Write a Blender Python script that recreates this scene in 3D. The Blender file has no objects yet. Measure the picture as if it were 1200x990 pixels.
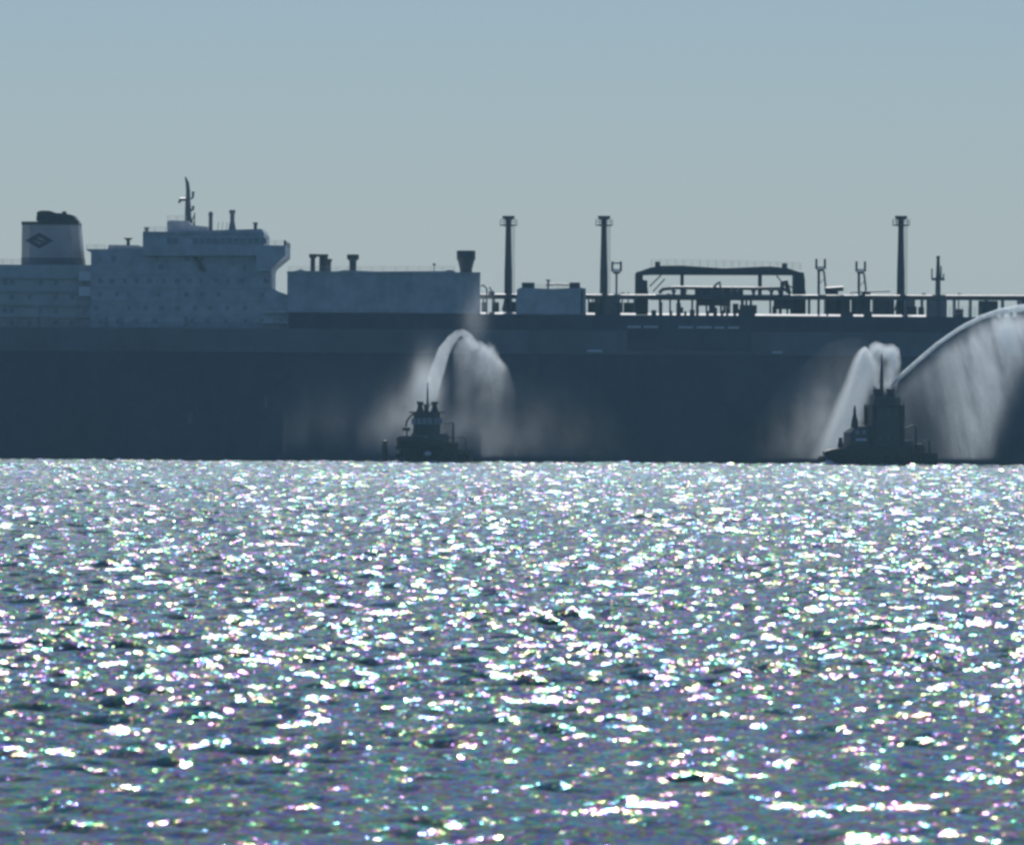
import bpy, bmesh, math, random
import numpy as np

random.seed(7)
rng = np.random.default_rng(11)
R = math.radians
scene = bpy.context.scene
C = scene.collection

# ------------------------------------------------------------------ camera
CAM_H, DIST = 15.0, 2000.0          # camera height, distance to the near side of the ship
MPP = 0.17                          # metres per photograph pixel at DIST
ROLL = math.atan(7.6 / 1200.0)      # the waterline drops to the right by some 8 px
aim_z = 46 * MPP                    # picture centre, 46 px above the ship's waterline
pitch = math.atan((aim_z - CAM_H) / DIST)
cam_d = bpy.data.cameras.new('camera')
cam = bpy.data.objects.new('camera', cam_d)
C.objects.link(cam)
cam.location = (0, 0, CAM_H)
cam_d.sensor_fit = 'HORIZONTAL'
cam_d.sensor_width = 36.0
cam_d.lens = 18.0 / (600 * MPP / DIST)
cam_d.clip_start = 1.0
cam_d.clip_end = 60000.0
cam.rotation_mode = 'QUATERNION'
from mathutils import Euler, Matrix, Vector
base = Euler((math.pi / 2 + pitch, 0, 0), 'XYZ').to_matrix()
rot = base @ Matrix.Rotation(ROLL, 3, 'Z')
cam.rotation_quaternion = rot.to_quaternion()
cam_d.dof.use_dof = True
cam_d.dof.focus_distance = 1980.0
cam_d.dof.aperture_fstop = cam_d.lens / 1000.0 / 0.16     # a long lens, wide open
scene.camera = cam


def P(px, py, Y):
    """photograph pixel -> world x, z at the depth Y that the thing stands at"""
    d = rot @ Vector(((px - 600) * MPP / DIST, -(py - 495) * MPP / DIST, -1.0))
    t = Y / d.y
    return d.x * t, CAM_H + d.z * t


# ------------------------------------------------------------------ light
SUN_EL, SUN_AZ = R(43.0), R(-0.8)    # the sun stands ahead, over the ship
w = bpy.data.worlds.new('World')
scene.world = w
w.use_nodes = True
nt = w.node_tree
nt.nodes.clear()
sky = nt.nodes.new('ShaderNodeTexSky')
sky.sky_type = 'NISHITA'
sky.sun_disc = False
sky.sun_elevation = SUN_EL
sky.sun_rotation = SUN_AZ
sky.air_density = 0.88
sky.dust_density = 0.3
sky.ozone_density = 10.0
bg = nt.nodes.new('ShaderNodeBackground')
bg.inputs['Strength'].default_value = 0.0565
wo = nt.nodes.new('ShaderNodeOutputWorld')
nt.links.new(sky.outputs[0], bg.inputs['Color'])
nt.links.new(bg.outputs[0], wo.inputs['Surface'])
sl = bpy.data.lights.new('sun', 'SUN')
sl.energy = 3.5
sl.angle = R(0.53)
sl.color = (1.0, 0.975, 0.94)
so = bpy.data.objects.new('sun', sl)
C.objects.link(so)
to_sun = Vector((math.sin(SUN_AZ) * math.cos(SUN_EL), math.cos(SUN_AZ) * math.cos(SUN_EL), math.sin(SUN_EL)))
so.rotation_euler = to_sun.to_track_quat('Z', 'Y').to_euler()
so.location = (0, 500, 400)

vs = scene.view_settings
vs.view_transform = 'Standard'
vs.look = 'None'
vs.gamma = 1.0
vs.exposure = 0.0
vs.use_curve_mapping = False
cy = scene.cycles
cy.use_denoising = True
cy.max_bounces = 6
cy.diffuse_bounces = 2
cy.glossy_bounces = 2
cy.transmission_bounces = 2
cy.volume_bounces = 3
cy.transparent_max_bounces = 96
cy.pixel_filter_type = 'BLACKMAN_HARRIS'
cy.filter_width = 2.9               # the soft grain of a strongly zoomed picture
cy.caustics_reflective = False
cy.caustics_refractive = False


# ------------------------------------------------------------------ materials
def node(t, kind, **inp):
    n = t.nodes.new(kind)
    for k, v in inp.items():
        n.inputs[k.replace('_', ' ')].default_value = v
    return n


def paint(name, col, rough=0.5, var=0.12, streak=0.0, streak_col=(0.12, 0.06, 0.035), metal=0.0, scale=0.35):
    m = bpy.data.materials.new(name)
    m.use_nodes = True
    t = m.node_tree
    b = t.nodes['Principled BSDF']
    b.inputs['Roughness'].default_value = rough
    b.inputs['Metallic'].default_value = metal
    tc = t.nodes.new('ShaderNodeTexCoord')
    n1 = node(t, 'ShaderNodeTexNoise', Scale=scale, Detail=6.0, Roughness=0.62)
    t.links.new(tc.outputs['Object'], n1.inputs['Vector'])
    hs = node(t, 'ShaderNodeMapRange')
    hs.inputs['From Min'].default_value = 0.3
    hs.inputs['From Max'].default_value = 0.7
    hs.inputs['To Min'].default_value = 1 - var
    hs.inputs['To Max'].default_value = 1 + var
    t.links.new(n1.outputs['Fac'], hs.inputs['Value'])
    mul = t.nodes.new('ShaderNodeVectorMath')
    mul.operation = 'SCALE'
    mul.inputs[0].default_value = col
    t.links.new(hs.outputs[0], mul.inputs['Scale'])
    out = mul.outputs[0]
    if streak > 0:
        mp = t.nodes.new('ShaderNodeMapping')
        mp.inputs['Scale'].default_value = (0.22, 0.22, 0.03)
        t.links.new(tc.outputs['Object'], mp.inputs['Vector'])
        n2 = node(t, 'ShaderNodeTexNoise', Scale=1.0, Detail=5.0, Roughness=0.6)
        t.links.new(mp.outputs[0], n2.inputs['Vector'])
        mr = node(t, 'ShaderNodeMapRange')
        mr.inputs['From Min'].default_value = 0.5
        mr.inputs['From Max'].default_value = 0.75
        mr.inputs['To Max'].default_value = streak
        t.links.new(n2.outputs['Fac'], mr.inputs['Value'])
        mx = t.nodes.new('ShaderNodeMix')
        mx.data_type = 'RGBA'
        mx.inputs[7].default_value = (*streak_col, 1)
        t.links.new(mr.outputs[0], mx.inputs[0])
        t.links.new(out, mx.inputs[6])
        out = mx.outputs[2]
    t.links.new(out, b.inputs['Base Color'])
    bp = node(t, 'ShaderNodeBump', Strength=0.15, Distance=0.03)
    t.links.new(n1.outputs['Fac'], bp.inputs['Height'])
    t.links.new(bp.outputs[0], b.inputs['Normal'])
    return m


M = {
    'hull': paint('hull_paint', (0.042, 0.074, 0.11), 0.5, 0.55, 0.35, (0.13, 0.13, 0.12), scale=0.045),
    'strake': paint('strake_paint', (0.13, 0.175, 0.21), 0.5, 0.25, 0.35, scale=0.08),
    'white': paint('white_paint', (0.50, 0.52, 0.50), 0.5, 0.12, 0.3),
    'house': paint('house_paint', (0.52, 0.545, 0.56), 0.5, 0.25, 0.2),
    'deck': paint('deck_paint', (0.20, 0.10, 0.075), 0.6, 0.25),
    'glare': paint('glare_slope_paint', (0.3, 0.32, 0.34), 0.58, 0.5),
    'steel': paint('dark_steel', (0.05, 0.062, 0.075), 0.5, 0.25),
    'pipe': paint('pipe_steel', (0.11, 0.13, 0.15), 0.45, 0.25),
    'black': paint('black_paint', (0.02, 0.024, 0.03), 0.5, 0.3),
    'glass': paint('window_glass', (0.28, 0.31, 0.34), 0.35, 0.2),
    'funnel': paint('funnel_paint', (0.42, 0.43, 0.43), 0.5, 0.12, 0.35),
    'emblem': paint('emblem_paint', (0.03, 0.045, 0.08), 0.5, 0.1),
    'tugglass': paint('tug_window_glass', (0.30, 0.36, 0.40), 0.2, 0.2),
    'pale': paint('pale_paint', (0.78, 0.79, 0.8), 0.45, 0.08),
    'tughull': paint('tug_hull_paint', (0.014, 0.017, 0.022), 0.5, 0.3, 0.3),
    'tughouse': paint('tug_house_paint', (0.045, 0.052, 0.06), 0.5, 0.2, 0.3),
    'rubber': paint('black_rubber', (0.012, 0.012, 0.013), 0.8, 0.3),
    'buoy': paint('buoy_paint', (0.03, 0.035, 0.03), 0.6, 0.2),
}


# ------------------------------------------------------------------ mesh helpers
class MB:
    """collects shapes for one mesh"""

    def __init__(s):
        s.v, s.f = [], []

    def add(s, vs, fs):
        o = len(s.v)
        s.v += [tuple(p) for p in vs]
        s.f += [tuple(i + o for i in f) for f in fs]
        return s

    def box(s, x0, x1, y0, y1, z0, z1, ch=0.0):
        x0, x1 = min(x0, x1), max(x0, x1)
        y0, y1 = min(y0, y1), max(y0, y1)
        z0, z1 = min(z0, z1), max(z0, z1)
        if ch <= 0:
            vs = [(x, y, z) for z in (z0, z1) for y in (y0, y1) for x in (x0, x1)]
            fs = [(0, 2, 3, 1), (4, 5, 7, 6), (0, 1, 5, 4), (2, 6, 7, 3), (0, 4, 6, 2), (1, 3, 7, 5)]
            return s.add(vs, fs)
        ch = min(ch, (x1 - x0) * .45, (y1 - y0) * .45)
        ring = [(x0 + ch, y0), (x1 - ch, y0), (x1, y0 + ch), (x1, y1 - ch), (x1 - ch, y1), (x0 + ch, y1), (x0, y1 - ch), (x0, y0 + ch)]
        return s.prism_z(ring, z0, z1)

    def prism_z(s, ring, z0, z1, top=None):
        n = len(ring)
        top = top or ring
        vs = [(x, y, z0) for x, y in ring] + [(x, y, z1) for x, y in top]
        fs = [tuple(range(n))[::-1], tuple(range(n, 2 * n))]
        fs += [(i, (i + 1) % n, n + (i + 1) % n, n + i) for i in range(n)]
        return s.add(vs, fs)

    def prism_y(s, ring, y0, y1):
        """ring of (x, z), extruded along y"""
        n = len(ring)
        vs = [(x, y0, z) for x, z in ring] + [(x, y1, z) for x, z in ring]
        fs = [tuple(range(n)), tuple(range(n, 2 * n))[::-1]]
        fs += [((i + 1) % n, i, n + i, n + (i + 1) % n) for i in range(n)]
        return s.add(vs, fs)

    def tube(s, pts, rad, n=10):
        pts = [Vector(p) for p in pts]
        rad = rad if isinstance(rad, (list, tuple)) else [rad] * len(pts)
        vs, fs = [], []
        for i, p in enumerate(pts):
            t = (pts[min(i + 1, len(pts) - 1)] - pts[max(i - 1, 0)]).normalized()
            a = t.cross(Vector((0, 1, 0)) if abs(t.y) < 0.9 else Vector((1, 0, 0))).normalized()
            b = t.cross(a)
            for k in range(n):
                an = 2 * math.pi * k / n
                vs.append(p + (a * math.cos(an) + b * math.sin(an)) * rad[i])
        for i in range(len(pts) - 1):
            for k in range(n):
                k2 = (k + 1) % n
                fs.append((i * n + k, i * n + k2, (i + 1) * n + k2, (i + 1) * n + k))
        fs.append(tuple(range(n))[::-1])
        m = (len(pts) - 1) * n
        fs.append(tuple(range(m, m + n)))
        return s.add(vs, fs)

    def lathe(s, x, y, prof, n=14):
        """prof of (radius, z) round a vertical axis"""
        return s.tube([(x, y, z) for r, z in prof], [r for r, z in prof], n)

    def rail(s, pts, h=1.05, step=1.8, r=0.04):
        """a guard rail along points on a deck"""
        for a, b in zip(pts[:-1], pts[1:]):
            a, b = Vector(a), Vector(b)
            L = (b - a).length
            k = max(1, int(L / step))
            for i in range(k + 1):
                p = a.lerp(b, i / k)
                s.tube([p, p + Vector((0, 0, h))], r, 5)
            for f in (0.35, 0.68, 1.0):
                s.tube([a + Vector((0, 0, h * f)), b + Vector((0, 0, h * f))], r * 0.8, 5)
        return s

    def build(s, name, mat, parent=None, smooth=False, label=None):
        me = bpy.data.meshes.new(name)
        org = Vector((0, 0, 0))
        q = parent
        while q is not None:
            org += Vector(q.location)
            q = q.parent
        vs = [(x - org.x, y - org.y, z - org.z) for x, y, z in s.v]
        me.from_pydata(vs, [], s.f)
        me.materials.append(M[mat] if isinstance(mat, str) else mat)
        if smooth:
            me.shade_smooth()
            me.set_sharp_from_angle(angle=R(40))
        o = bpy.data.objects.new(name, me)
        C.objects.link(o)
        o.parent = parent
        if label:
            o['label'] = label
        return o


def thing(name, label, cat, loc, group=None):
    o = bpy.data.objects.new(name, None)
    C.objects.link(o)
    o.location = loc
    o['label'], o['category'] = label, cat
    if group:
        o['group'] = group
    return o


# ------------------------------------------------------------------ sea
def build_sea():
    # one sheet: fine where the waves can be told apart, coarse out to the horizon
    y_near, y_far = 215.0, 2060.0
    rows = [-14000, -6000, -2500, -1000, -400, -100, 60, 140, 180, 200]
    nfine = 2450
    st_ = np.linspace(0.5, 1.0, nfine)
    fine = y_near + np.cumsum(st_) * (y_far - y_near) / st_.sum()
    rows = np.concatenate([rows, fine, [2120, 2250, 2600, 3400, 5000, 8000, 14000]])
    ncol = 430
    u = np.linspace(-1, 1, ncol)
    far = np.array([14000., 6000., 2500., 1000., 480.])
    half = 22 + 0.066 * np.clip(rows, 0, 2200)
    X = np.empty((len(rows), ncol + 10))
    X[:, 5:-5] = half[:, None] * u[None, :]
    X[:, :5] = -far
    X[:, -5:] = far[::-1]
    Y = np.repeat(rows[:, None], X.shape[1], 1)
    Z = np.zeros_like(X)
    r = np.random.default_rng(5)
    fade_y = np.clip((Y - 200) / 25, 0, 1) * np.clip((2060 - Y) / 40, 0, 1)
    core = np.zeros(X.shape[1])
    core[5:-5] = np.clip((1 - np.abs(u)) / 0.04, 0, 1)
    fade = fade_y * core[None, :]
    for i in range(64):
        lam = 1.6 * (7.0 / 1.6) ** r.random()
        th = R(250) + r.normal(0, 0.55)
        k = 2 * math.pi / lam
        amp = 0.0092 * lam ** 0.9
        ph = r.random() * 6.283
        # drop what the grid cannot carry
        dy = np.maximum(0.48 + 0.5 * np.clip((Y - y_near) / (y_far - y_near), 0, 1), 0.1 + Y * 0.066 / 215)
        ok = np.clip(lam / dy - 2.0, 0, 1)
        a = k * (X * math.cos(th) + Y * math.sin(th)) + ph
        Z += amp * ok * (np.sin(a) + 0.22 * np.cos(2 * a))
    Z *= fade * (0.64 + 0.36 * np.clip((Y - 300) / 220, 0, 1))
    nr, nc = X.shape
    co = np.stack([X, Y, Z], -1).reshape(-1, 3)
    idx = np.arange(nr * nc).reshape(nr, nc)
    q = np.stack([idx[:-1, :-1], idx[:-1, 1:], idx[1:, 1:], idx[1:, :-1]], -1).reshape(-1, 4)
    me = bpy.data.meshes.new('sea')
    me.vertices.add(len(co))
    me.vertices.foreach_set('co', co.astype(np.float32).ravel())
    me.loops.add(q.size)
    me.loops.foreach_set('vertex_index', q.astype(np.int32).ravel())
    me.polygons.add(len(q))
    me.polygons.foreach_set('loop_start', np.arange(0, q.size, 4, dtype=np.int32))
    me.update(calc_edges=True)
    me.shade_smooth()
    m = bpy.data.materials.new('sea_water')
    m.use_nodes = True
    t = m.node_tree
    t.nodes.clear()
    body = node(t, 'ShaderNodeBsdfDiffuse')
    body.inputs['Color'].default_value = (0.022, 0.066, 0.086, 1)
    gl = node(t, 'ShaderNodeBsdfGlossy', Roughness=0.17)
    frn = node(t, 'ShaderNodeFresnel', IOR=1.333)
    mix = t.nodes.new('ShaderNodeMixShader')
    mo = t.nodes.new('ShaderNodeOutputMaterial')
    t.links.new(frn.outputs[0], mix.inputs[0])
    t.links.new(body.outputs[0], mix.inputs[1])
    t.links.new(gl.outputs[0], mix.inputs[2])
    t.links.new(mix.outputs[0], mo.inputs['Surface'])
    tc = t.nodes.new('ShaderNodeTexCoord')

    def slopes(scale, k, mapping, detail=3.0, rough=0.55):
        mp = t.nodes.new('ShaderNodeMapping')
        mp.inputs['Scale'].default_value = mapping
        mp.inputs['Rotation'].default_value = (0, 0, R(14))
        t.links.new(tc.outputs['Object'], mp.inputs['Vector'])
        n = node(t, 'ShaderNodeTexNoise', Scale=scale, Detail=detail, Roughness=rough)
        t.links.new(mp.outputs[0], n.inputs['Vector'])
        s = t.nodes.new('ShaderNodeVectorMath')
        s.operation = 'SUBTRACT'
        s.inputs[1].default_value = (0.5, 0.5, 0.5)
        t.links.new(n.outputs['Color'], s.inputs[0])
        s2 = t.nodes.new('ShaderNodeVectorMath')
        s2.operation = 'MULTIPLY'
        s2.inputs[1].default_value = (k, k, 0)
        t.links.new(s.outputs[0], s2.inputs[0])
        return s2.outputs[0]

    def vadd(a, c):
        n = t.nodes.new('ShaderNodeVectorMath')
        t.links.new(a, n.inputs[0])
        t.links.new(c, n.inputs[1])
        return n.outputs[0]

    geo = t.nodes.new('ShaderNodeNewGeometry')
    tot = vadd(slopes(4.4, 0.86, (0.8, 1.0, 1)), slopes(0.9, 0.5, (0.8, 1.0, 1), 2.0))
    # the water lies calmer toward the shore
    sp = t.nodes.new('ShaderNodeSeparateXYZ')
    t.links.new(tc.outputs['Object'], sp.inputs[0])
    calm = node(t, 'ShaderNodeMapRange')
    calm.inputs['From Min'].default_value = 290.0
    calm.inputs['From Max'].default_value = 480.0
    calm.inputs['To Min'].default_value = 0.66
    calm.inputs['To Max'].default_value = 1.0
    t.links.new(sp.outputs[1], calm.inputs['Value'])
    # ripples too fine to build roughen the open water farther out
    fine_r = node(t, 'ShaderNodeMapRange')
    fine_r.inputs['From Min'].default_value = 320.0
    fine_r.inputs['From Max'].default_value = 1700.0
    fine_r.inputs['To Min'].default_value = 0.165
    fine_r.inputs['To Max'].default_value = 0.225
    t.links.new(sp.outputs[1], fine_r.inputs['Value'])
    t.links.new(fine_r.outputs[0], gl.inputs['Roughness'])
    cs = t.nodes.new('ShaderNodeVectorMath')
    cs.operation = 'SCALE'
    t.links.new(tot, cs.inputs[0])
    t.links.new(calm.outputs[0], cs.inputs['Scale'])
    tot = vadd(cs.outputs[0], geo.outputs['Normal'])
    nrm = t.nodes.new('ShaderNodeVectorMath')
    nrm.operation = 'NORMALIZE'
    t.links.new(tot, nrm.inputs[0])
    for n_ in (gl, frn, body):
        t.links.new(nrm.outputs[0], n_.inputs['Normal'])
    # noise hues put into the gloss colour give the glints pastel tints
    nh = node(t, 'ShaderNodeTexNoise', Scale=1.5, Detail=1.0)
    t.links.new(tc.outputs['Object'], nh.inputs['Vector'])
    mh = node(t, 'ShaderNodeMapRange')
    mh.inputs['From Min'].default_value = 0.2
    mh.inputs['From Max'].default_value = 0.8
    mh.inputs['To Max'].default_value = 2.0
    t.links.new(nh.outputs['Fac'], mh.inputs['Value'])
    fr = t.nodes.new('ShaderNodeMath')
    fr.operation = 'FRACT'
    t.links.new(mh.outputs[0], fr.inputs[0])
    hsv = t.nodes.new('ShaderNodeCombineColor')
    hsv.mode = 'HSV'
    hsv.inputs[1].default_value = 0.6
    hsv.inputs[2].default_value = 0.72
    t.links.new(fr.outputs[0], hsv.inputs[0])
    cool = t.nodes.new('ShaderNodeVectorMath')
    cool.operation = 'MULTIPLY'
    cool.inputs[1].default_value = (0.80, 1.0, 1.06)
    t.links.new(hsv.outputs[0], cool.inputs[0])
    t.links.new(cool.outputs[0], gl.inputs['Color'])
    me.materials.append(m)
    o = bpy.data.objects.new('sea', me)
    C.objects.link(o)
    o['kind'] = 'structure'
    o['label'] = 'rippled blue sea covered in glittering sun glints'


build_sea()

# ------------------------------------------------------------------ haze
hz = MB().box(-15000, 15000, -15000, 15000, -1.5, 75)
hm = bpy.data.materials.new('haze_air')
hm.use_nodes = True
t = hm.node_tree
t.nodes.clear()
pv = t.nodes.new('ShaderNodeVolumePrincipled')
pv.inputs['Color'].default_value = (0.44, 0.78, 0.98, 1)
pv.inputs['Density'].default_value = 4.1e-5
pv.inputs['Anisotropy'].default_value = 0.25
mo = t.nodes.new('ShaderNodeOutputMaterial')
t.links.new(pv.outputs[0], mo.inputs['Volume'])
hm.cycles.homogeneous_volume = True
hob = hz.build('haze', hm)
hob['kind'] = 'stuff'
hob['label'] = 'thin blue haze lying over the sea and ship'

# ------------------------------------------------------------------ the ship
Y0, Y1 = 2000.0, 2046.0             # near and far side of the hull
YC = (Y0 + Y1) / 2
SX = 80.0
ship = thing('tanker_ship', 'long dark-hulled gas tanker with white accommodation block and deck masts, spanning the whole view', 'ship', (SX, YC, 0))


def px(x, Y=Y0):
    return P(x, 400, Y)[0]


def pz(y, x=600, Y=Y0):
    return P(x, y, Y)[1]


XS, XB = px(-230), px(1470)         # stern and bow
HB = (Y1 - Y0) / 2
Z_DECK = pz(384, 200)               # main deck aft
Z_TRUNK = pz(369.5, 800)            # trunk deck over the tanks
Z_LINE = pz(413, 600)


def half_breadth(x, z):
    hb = HB
    xb = XB - 3 + 0.28 * (z - 10)   # raked stem
    d = xb - x
    Lb = 62 - 0.7 * z
    if d < Lb:
        hb *= max(0.0, 1 - (1 - max(d, 0) / Lb) ** 2.3) if d > 0 else 0.0
    e = x - (XS - 0.15 * (z - 5))
    Ls = 48 - 1.2 * z
    if Ls > 4 and e < Ls:
        hb *= 0.72 + 0.28 * (1 - (1 - max(e, 0) / Ls) ** 2)
    return max(hb, 0.05)


def hull_skin(zs, inset=0.0, xr=None):
    xa, xb = xr or (XS, XB + 4)
    xs = list(np.linspace(xa, xa + 45, 10)) + list(np.linspace(xa + 60, xb - 75, 20)) + list(np.linspace(xb - 68, xb, 26))
    m = MB()
    nz = len(zs)
    vs, fs = [], []
    for x in xs:
        for z in zs:
            vs.append((x, YC - half_breadth(x, z) + inset, z))
        for z in reversed(zs):
            vs.append((x, YC + half_breadth(x, z) - inset, z))
    n = 2 * nz
    for i in range(len(xs) - 1):
        for k in range(n):
            k2 = (k + 1) % n
            fs.append((i * n + k, (i + 1) * n + k, (i + 1) * n + k2, i * n + k2))
    fs.append(tuple(range(n)))
    fs.append(tuple(range((len(xs) - 1) * n, len(xs) * n))[::-1])
    return m.add(vs, fs)


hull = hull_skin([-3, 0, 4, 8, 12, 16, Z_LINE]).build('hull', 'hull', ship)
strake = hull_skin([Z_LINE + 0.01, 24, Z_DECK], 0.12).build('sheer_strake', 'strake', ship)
MB().box(px(-200), px(1390), Y0 - 0.10, Y0 + 0.3, Z_LINE - 0.25, Z_LINE + 0.2).build('rubbing_strake', 'strake', ship)
# raised trunk over the cargo tanks, from the machinery house to the bow
trunk_x0, trunk_x1 = px(338), px(1330)
MB().box(trunk_x0, trunk_x1, Y0 + 0.35, Y1 - 0.35, Z_DECK - 0.2, Z_TRUNK).build('trunk_deck', 'hull', ship)
# slope added along the trunk's edge, tilted to throw the sun back
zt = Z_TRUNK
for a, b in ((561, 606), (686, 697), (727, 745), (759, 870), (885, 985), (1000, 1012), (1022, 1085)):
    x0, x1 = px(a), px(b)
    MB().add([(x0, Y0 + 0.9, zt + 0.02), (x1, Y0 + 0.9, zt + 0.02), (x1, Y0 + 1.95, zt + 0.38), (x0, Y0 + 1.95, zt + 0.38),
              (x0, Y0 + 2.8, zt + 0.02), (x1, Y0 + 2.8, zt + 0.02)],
             [(0, 1, 2, 3), (3, 2, 5, 4), (0, 3, 4), (1, 5, 2), (0, 4, 5, 1)]).build('glare_slope', 'glare', ship)
# stanchions and hose rests along the manifold's edge, in front of the slope
for a, w_, h_ in ((766, .5, 1.0), (774, .35, 2.6), (786, .3, .9), (795, .45, 2.4), (803, .25, .8), (811, .5, 1.1), (817, .3, 2.2), (829, .3, .9), (838, .4, 1.6), (846, .3, 1.0), (852, .25, 2.2), (861, .3, .8), (868, .5, 1.3)):
    MB().box(px(a) - w_, px(a) + w_, Y0 + .45, Y0 + .85, zt - .02, zt + h_).build('stanchion', 'steel', ship)
# mooring deck openings and pale fairlead plates in the ship's side
for a, b, y in ((735, 751, 383), (754, 771, 383), (795, 812, 383.5), (816, 834, 383.5), (837, 849, 384), (853, 866, 384),
                (905, 917, 413), (688, 706, 411)):
    MB().box(px(a), px(b), Y0 - 0.02, Y0 + 0.5, pz(y + 1.2, a), pz(y - 1.2, a)).build('fairlead_plate', 'pale', ship)
for a, b, y in ((306, 320, 365.5), (322.5, 336, 365.5), (306, 320, 378), (322.5, 337, 378)):
    MB().box(px(a), px(b), Y0 + 1.4, Y0 + 2.99, pz(y + .9, a), pz(y - .9, a)).build('platform_edge', 'pale', ship)
# plate in dark hull paint over the sheer strake below the manifold
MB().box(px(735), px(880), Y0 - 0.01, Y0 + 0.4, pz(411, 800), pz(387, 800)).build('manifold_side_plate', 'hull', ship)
# draught and tug push marks on the side
for (a, y, hw, hh) in ((223, 490, 3, 6), (312, 471, 1.5, 6), (1140, 500, 2, 5)):
    MB().box(px(a - hw), px(a + hw), Y0 - 0.03, Y0 + 0.2, pz(y + hh, a), pz(y - hh, a)).build('side_mark', 'strake', ship)
# bow: forecastle
MB().prism_z([(px(1340), YC - 20), (px(1400), YC - 15), (px(1450), YC - 7), (px(1472), YC), (px(1450), YC + 7), (px(1400), YC + 15), (px(1340), YC + 20)],
             Z_DECK, Z_DECK + 3.4).build('forecastle', 'strake', ship)
fm = MB().lathe(px(1400), YC, [(0.6, Z_DECK + 3.4), (0.5, Z_DECK + 14), (0.25, Z_DECK + 20)])
fm.tube([(px(1400) - 2, YC, Z_DECK + 14), (px(1400) + 2, YC, Z_DECK + 14)], 0.15)
fm.build('foremast', 'pipe', ship)

# --- aft house below the funnel
af_x0, af_x1 = px(-120), px(106)
ah = MB().box(af_x0, af_x1, Y0 + 5, Y1 - 5, Z_DECK, pz(310, 50)).build('engine_casing', 'white', ship)
for lev in (326, 342, 358, 372):
    MB().box(af_x0 - .3, af_x1 + .1, Y0 + 4.2, Y0 + 5, pz(lev, 50), pz(lev - 1.2, 50)).build('deck_ledge', 'white', ah)
for i, a in enumerate((4, 12, 33, 46, 64, 83, 98)):
    for lev in (331, 348, 364, 378):
        if (i * 7 + lev) % 3:
            x, z = px(a), pz(lev, 50)
            MB().box(x - .45, x + .45, Y0 + 4.9, Y0 + 5.05, z - .5, z + .5).build('window', 'glass', ah)
MB().box(px(42), px(46), Y0 + 4.9, Y0 + 5.05, pz(383, 50), pz(370, 50)).build('door', 'glass', ah)
for lev in (318, 336):
    MB().box(px(91), px(106), Y0 + 3.2, Y0 + 5, pz(lev + 11, 95), pz(lev, 95)).build('ventilation_louvre', 'pale', ah)
MB().rail([(af_x0, Y0 + 5.2, pz(310, 50)), (px(23), Y0 + 5.2, pz(310, 50))]).build('railing', 'white', ah)

# --- funnel
fz0, fz1 = pz(310, 60), pz(262, 60)
fy0, fy1 = Y0 + 14, Y1 - 14


def fring(x0, x1, in_=0.0):
    c = 1.6
    return [(x0 + c, fy0 + in_), (x1 - c, fy0 + in_), (x1, fy0 + c + in_), (x1, fy1 - c - in_), (x1 - c, fy1 - in_), (x0 + c, fy1 - in_), (x0, fy1 - c - in_), (x0, fy0 + c + in_)]


fun = MB().prism_z(fring(px(24, fy0), px(95.5, fy0)), fz0, fz1, fring(px(24.5, fy0), px(90.5, fy0))).build('funnel', 'funnel', ship)
MB().prism_z(fring(px(23.8, fy0), px(90.9, fy0), -0.05), fz1 - 0.05, pz(258.5, 60), fring(px(23.8, fy0), px(90.4, fy0), -0.05)).build('top_band', 'black', fun)
MB().prism_z(fring(px(23.7, fy0), px(95.9, fy0), -0.05), fz0, pz(301, 60), fring(px(23.8, fy0), px(94.9, fy0), -0.05)).build('base_band', 'strake', fun)
capx = [(41, 258.7), (42, 248.5), (47, 246.8), (57, 247), (64, 249.5), (75, 250), (84, 252), (89, 258.7)]
MB().prism_y([(px(a, fy0), pz(b, 60, fy0)) for a, b in capx], fy0 + 1.5, fy1 - 1.5).build('exhaust_cowl', 'black', fun)
for a, b in ((72, 245.5), (52, 246), (82, 251)):
    MB().lathe(px(a, fy0), YC, [(0.45, pz(256, 60)), (0.45, pz(b, 60)), (0.3, pz(b, 60))], 10).build('exhaust_pipe', 'black', fun)
# emblem: a dark open diamond with a lighter wave through its centre
ex, ez = px(45.5, fy0), pz(281, 50)
ea, eb = 17 * MPP, 9.5 * MPP
m = MB()
for k, (dx0, dz0, dx1, dz1) in enumerate(((-1, 0, 0, 1), (0, 1, 1, 0), (1, 0, 0, -1), (0, -1, -1, 0))):
    o_, i_ = 1.0, 0.46
    vs_ = [(ex + dx0 * ea * o_, fy0 - 0.04, ez + dz0 * eb * o_), (ex + dx1 * ea * o_, fy0 - 0.04, ez + dz1 * eb * o_),
           (ex + dx1 * ea * i_, fy0 - 0.04, ez + dz1 * eb * i_), (ex + dx0 * ea * i_, fy0 - 0.04, ez + dz0 * eb * i_)]
    m.add(vs_ + [(x, y + 0.2, z) for x, y, z in vs_], [(0, 1, 2, 3), (7, 6, 5, 4), (0, 4, 5, 1), (1, 5, 6, 2), (2, 6, 7, 3), (3, 7, 4, 0)])
m.prism_y([(ex - 1.3, ez - 0.1), (ex - 0.5, ez + 0.45), (ex + 0.5, ez + 0.05), (ex + 1.3, ez + 0.25), (ex + 0.5, ez - 0.45), (ex - 0.4, ez - 0.05)], fy0 - 0.04, fy0 + 0.1)
m.build('emblem', 'emblem', fun)

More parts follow.
